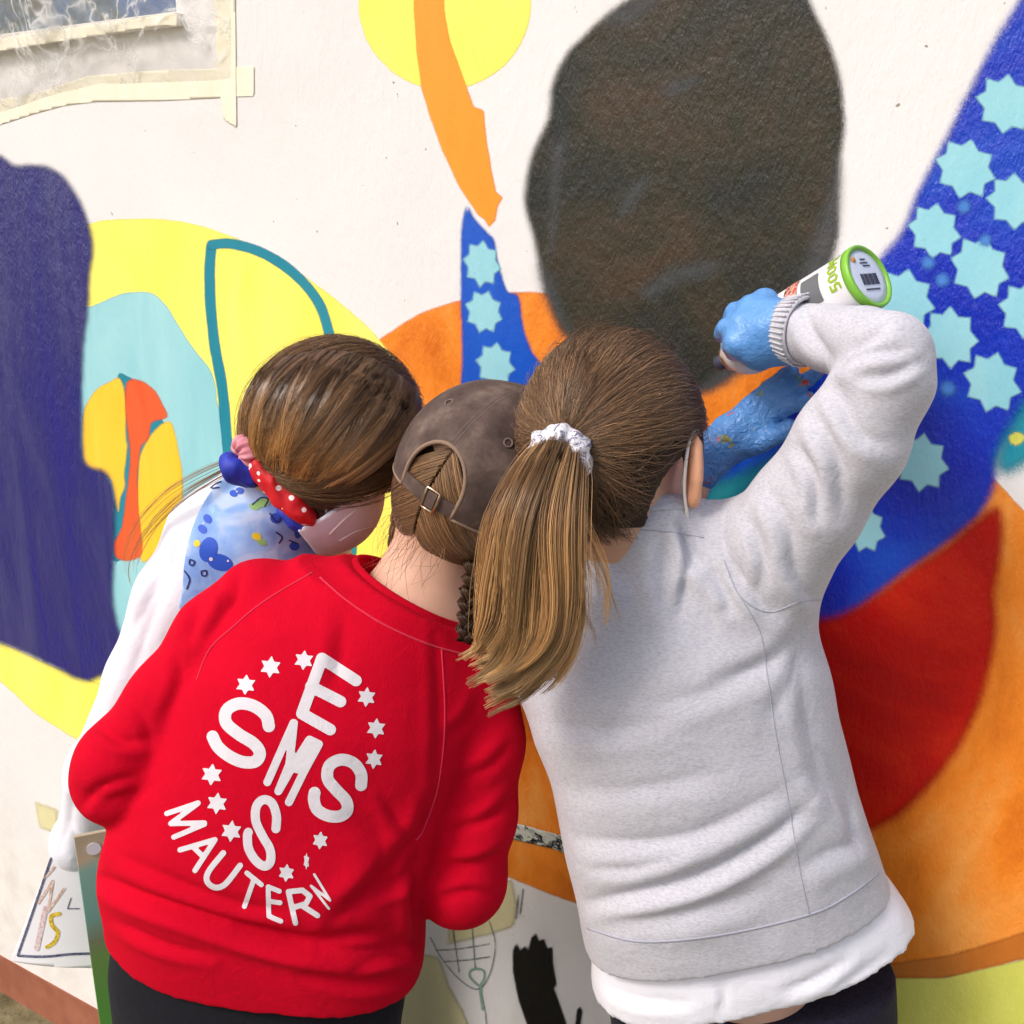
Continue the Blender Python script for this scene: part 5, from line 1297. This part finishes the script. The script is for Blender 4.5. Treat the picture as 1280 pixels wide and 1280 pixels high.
ponytail('loose_tail', [P(305, 574, 1.105), P(262, 592, 1.115), P(214, 622, 1.13), P(176, 664, 1.15), P(160, 705, 1.165), P(166, 738, 1.18)], [.006, .012, .014, .013, .009, .006], [.006, .01, .01, .01, .008, .005], 34, 20, hairmat('tail_hair', srgb(120, 92, 60), srgb(176, 136, 80), srgb(190, 150, 92)), hair_l, 33, 14, r0=.0003, r1=.00012)
# strands hanging beside the mask
n = 240; K = 12; st = np.zeros((n, K, 3))
for i in range(n):
    a = P(385+rng.uniform(0, 70), 575+rng.uniform(-20, 25), 1.085); b = P(366+rng.normal(14, 8), 636+rng.uniform(-18, 14), 1.115+rng.uniform(0, .02))
    mm = (a+b)/2 + camvec(.25, -.2, .9)*rng.uniform(.006, .016)
    for k in range(K):
        u_ = k/(K-1); st[i, k] = a*(1-u_)**2+2*mm*u_*(1-u_)+b*u_*u_
hair('hanging_strands', st, M_HAIR_L, hair_l, .0004, .00015)
t = NT('mask_cloth_blueish'); M_MASK2 = t.set(t.ramp(t.noise(40), [(.3, srgb(226, 232, 243)), (.7, srgb(236, 241, 250))]), .8, t.bump(t.noise(60, 3), .3, .002))
mk2 = build_mask(left, HL, M_MASK2, 1.17, -.006)
V_ = np.array([v.co for v in mk2.data.vertices]); Q_ = np.array([list(p.vertices) for p in mk2.data.polygons])
S_m = Surf(V_, Q_)
for L in ([(412,668),(432,648),(452,634),(478,626)], [(424,676),(446,664),(470,658)]):
    S_m.seam('pleat', L, .0011, M_LOOP, mk2, .0002)
for sx in (-1, 1):
    lp = [HL.loc(.062*sx, .05, -.04), HL.loc(.078*sx, .01, -.01), HL.loc(.08*sx, -.012, -.02), HL.loc(.074*sx, .0, -.055), HL.loc(.058*sx, .05, -.082)]
    mesh_obj('ear_loop', *sweep(catmull(lp, 6), .0015, 6), M_LOOP, mk2)
build_ear(body_l, HL, 1, M_SKIN2); build_ear(body_l, HL, -1, M_SKIN2)

# ------------------------------------------------------------------ drawing held by the child in white
t = NT('drawing_paper'); M_PAPER = t.set(t.ramp(t.noise(12), [(.3, srgb(236, 235, 240)), (.7, srgb(244, 243, 246))]), .75)
pap = thing('paper_drawing', 'sheet of paper with crayon letters and pencil border, held low by child in white', 'drawing', tuple(P(60, 1200, 1.20)))
pc = [P(70, 1060, 1.185), P(150, 1075, 1.185), P(165, 1214, 1.165), P(15, 1199, 1.165)]       # corners
def on_paper(x, y, off=0.0):
    # bilinear from photo pixels (x, y) on the sheet's plane, with a gentle curl
    n0 = nrm(np.cross(pc[1]-pc[0], pc[3]-pc[0])); n0 = n0 if n0 @ (CAM-pc[0]) > 0 else -n0
    r = ray(x, y); tt = ((pc[3]-CAM) @ n0)/(r @ n0); p = CAM+r*tt
    u = float((p-pc[3]) @ nrm(pc[2]-pc[3])); v = float((p-pc[3]) @ nrm(pc[0]-pc[3]))
    return p + n0*(off + .010*math.sin(u*22+.4) - .05*max(0, .03-v)*0)
def paper_patch(nm, sdf, b, cell, mat, off, par, thick=0):
    pts, fc, _ = march(sdf, *b, cell, 0)
    o = mesh_obj(nm, [on_paper(x, y, off) for x, y in pts], [f[::-1] for f in fc], mat, par)
    if thick: m_ = o.modifiers.new('thick', 'SOLIDIFY'); m_.thickness = thick; m_.offset = -1
    return o
pl = [(70,1060),(152,1070),(168,1216),(100,1206),(60,1202),(15,1199)]
paper_patch('sheet', poly_sdf(pl), bbox(pl, 2), 5, M_PAPER, 0, pap, .0006)
t = NT('blue_grey_pencil'); M_P1 = t.set(t.ramp(t.noise(400, 2), [(.4, srgb(60, 64, 90)), (.6, srgb(120, 124, 150))]), .8)
t = NT('rose_crayon'); M_P2 = t.set(t.ramp(t.noise(300, 2), [(.4, srgb(206, 176, 176)), (.6, srgb(232, 214, 216))]), .8)
t = NT('tan_crayon'); M_P3 = t.set(t.ramp(t.noise(300, 2), [(.4, srgb(196, 160, 140)), (.6, srgb(232, 212, 200))]), .8)
t = NT('yellow_crayon'); M_P4 = t.set(t.ramp(t.noise(300, 2), [(.4, srgb(190, 160, 30)), (.6, srgb(236, 206, 70))]), .8)
for nm, L, r, m_ in [('pencil_border', [[(68,1068),(50,1120),(36,1160),(25,1190)], [(25,1191),(60,1190),(90,1188),(118,1190),(160,1196)]], 1.6, M_P1), ('letter_I', [[(61,1130),(50,1180)]], 3.4, M_P2), ('letter_N', [[(52,1124),(70,1096),(64,1134),(84,1106)]], 1.7, M_P3),
                     ('letter_S', [[(78,1137),(68,1140),(69,1151),(76,1160),(72,1172),(63,1178)]], 2.5, M_P4), ('letter_O', [[(60,1092),(66,1086),(72,1079)]], 1.6, M_P3), ('pencil_box', [[(92,1118),(88,1131),(102,1132)]], .7, M_P1)]:
    L = [catmull(s, 4) if len(s) > 3 and nm != 'letter_N' else np.asarray(s, float) for s in L]
    paper_patch(nm, stroke_sdf(L, r), bbox(L, r+2), 1.2, m_, .0006, pap)

# ------------------------------------------------------------------ painted board that stands in front of the child in red
t = NT('board_paint'); sep = t.n('ShaderNodeSeparateXYZ'); t.l(t.pos, sep.inputs[0])
bz = t.math('ADD', sep.outputs['Z'], t.math('MULTIPLY', t.math('SUBTRACT', t.noise(14, 4), .5), .05))
b_tl = P(92, 1045, 1.10); ZT_B = float(b_tl[2])
c = t.ramp(t.mapr(bz, ZT_B-.25, ZT_B), [(0, srgb(92, 156, 66)), (.30, srgb(112, 150, 78)), (.40, srgb(128, 136, 106)), (.48, srgb(122, 172, 160)), (.78, srgb(140, 186, 176)), (.86, srgb(200, 184, 156)), (1, srgb(184, 172, 146))])
M_BOARD = t.set(c, .5)
be = nrm([.93, .36, 0]); bn = nrm(np.cross(be, [0, 0, 1.])); bh = ZT_B/2
board = thing('painted_board', 'teal and green painted board standing upright below the red sweatshirt elbow', 'board', (float(b_tl[0]), float(b_tl[1]), 0))
ctr = np.array([b_tl[0], b_tl[1], 0]) + be*.16 + np.array([0, 0, bh])
bevel_box('panel', ctr, (be, bn, np.array([0, 0, 1.])), (.16, .003, bh), M_BOARD, board, .001)
t = NT('sticker_white'); M_ST = t.set(srgb(232, 234, 244), .4)
bc = np.array([b_tl[0], b_tl[1], ZT_B-.021]) + be*.021 + bn*(.0036 if bn @ (CAM-b_tl) > 0 else -.0036)
sb = bn if bn @ (CAM-b_tl) > 0 else -bn
Vd = [bc+sb*z+(be*math.cos(q)+np.array([0, 0, 1.])*math.sin(q))*.0085 for z in (0, .001) for q in np.linspace(0, 2*math.pi, 24, endpoint=False)]
Fd = [tuple(24+k for k in range(24))]+[(k, (k+1) % 24, 24+(k+1) % 24, 24+k) for k in range(24)]
mesh_obj('round_sticker', Vd, Fd, M_ST, board, smooth=False)
# a few dry leaves on the ground by the plinth
t = NT('dry_leaf'); M_LEAF = t.set(t.ramp(t.noise(60), [(.3, srgb(92, 78, 40)), (.7, srgb(140, 120, 70))]), .8)
for i in range(9):
    s_ = rng.uniform(-.98, -.80); o_ = rng.uniform(.03, .14); c0 = wall_xyz(s_, .004, o_); q = rng.uniform(0, 6.28); L = rng.uniform(.012, .028)
    a1 = np.array([math.cos(q), math.sin(q), 0]); a2 = np.array([-math.sin(q), math.cos(q), 0])
    V = [c0-a1*L, c0+a2*L*.4+np.array([0, 0, .004]), c0+a1*L, c0-a2*L*.4+np.array([0, 0, .006]), c0+np.array([0, 0, .001])]
    lf = mesh_obj('leaf', V, [(0, 4, 1), (1, 4, 2), (2, 4, 3), (3, 4, 0)], M_LEAF)
    tag(lf, 'small dry leaf lying on the earth by the brown plinth', 'leaf', 'dry leaves by the wall')
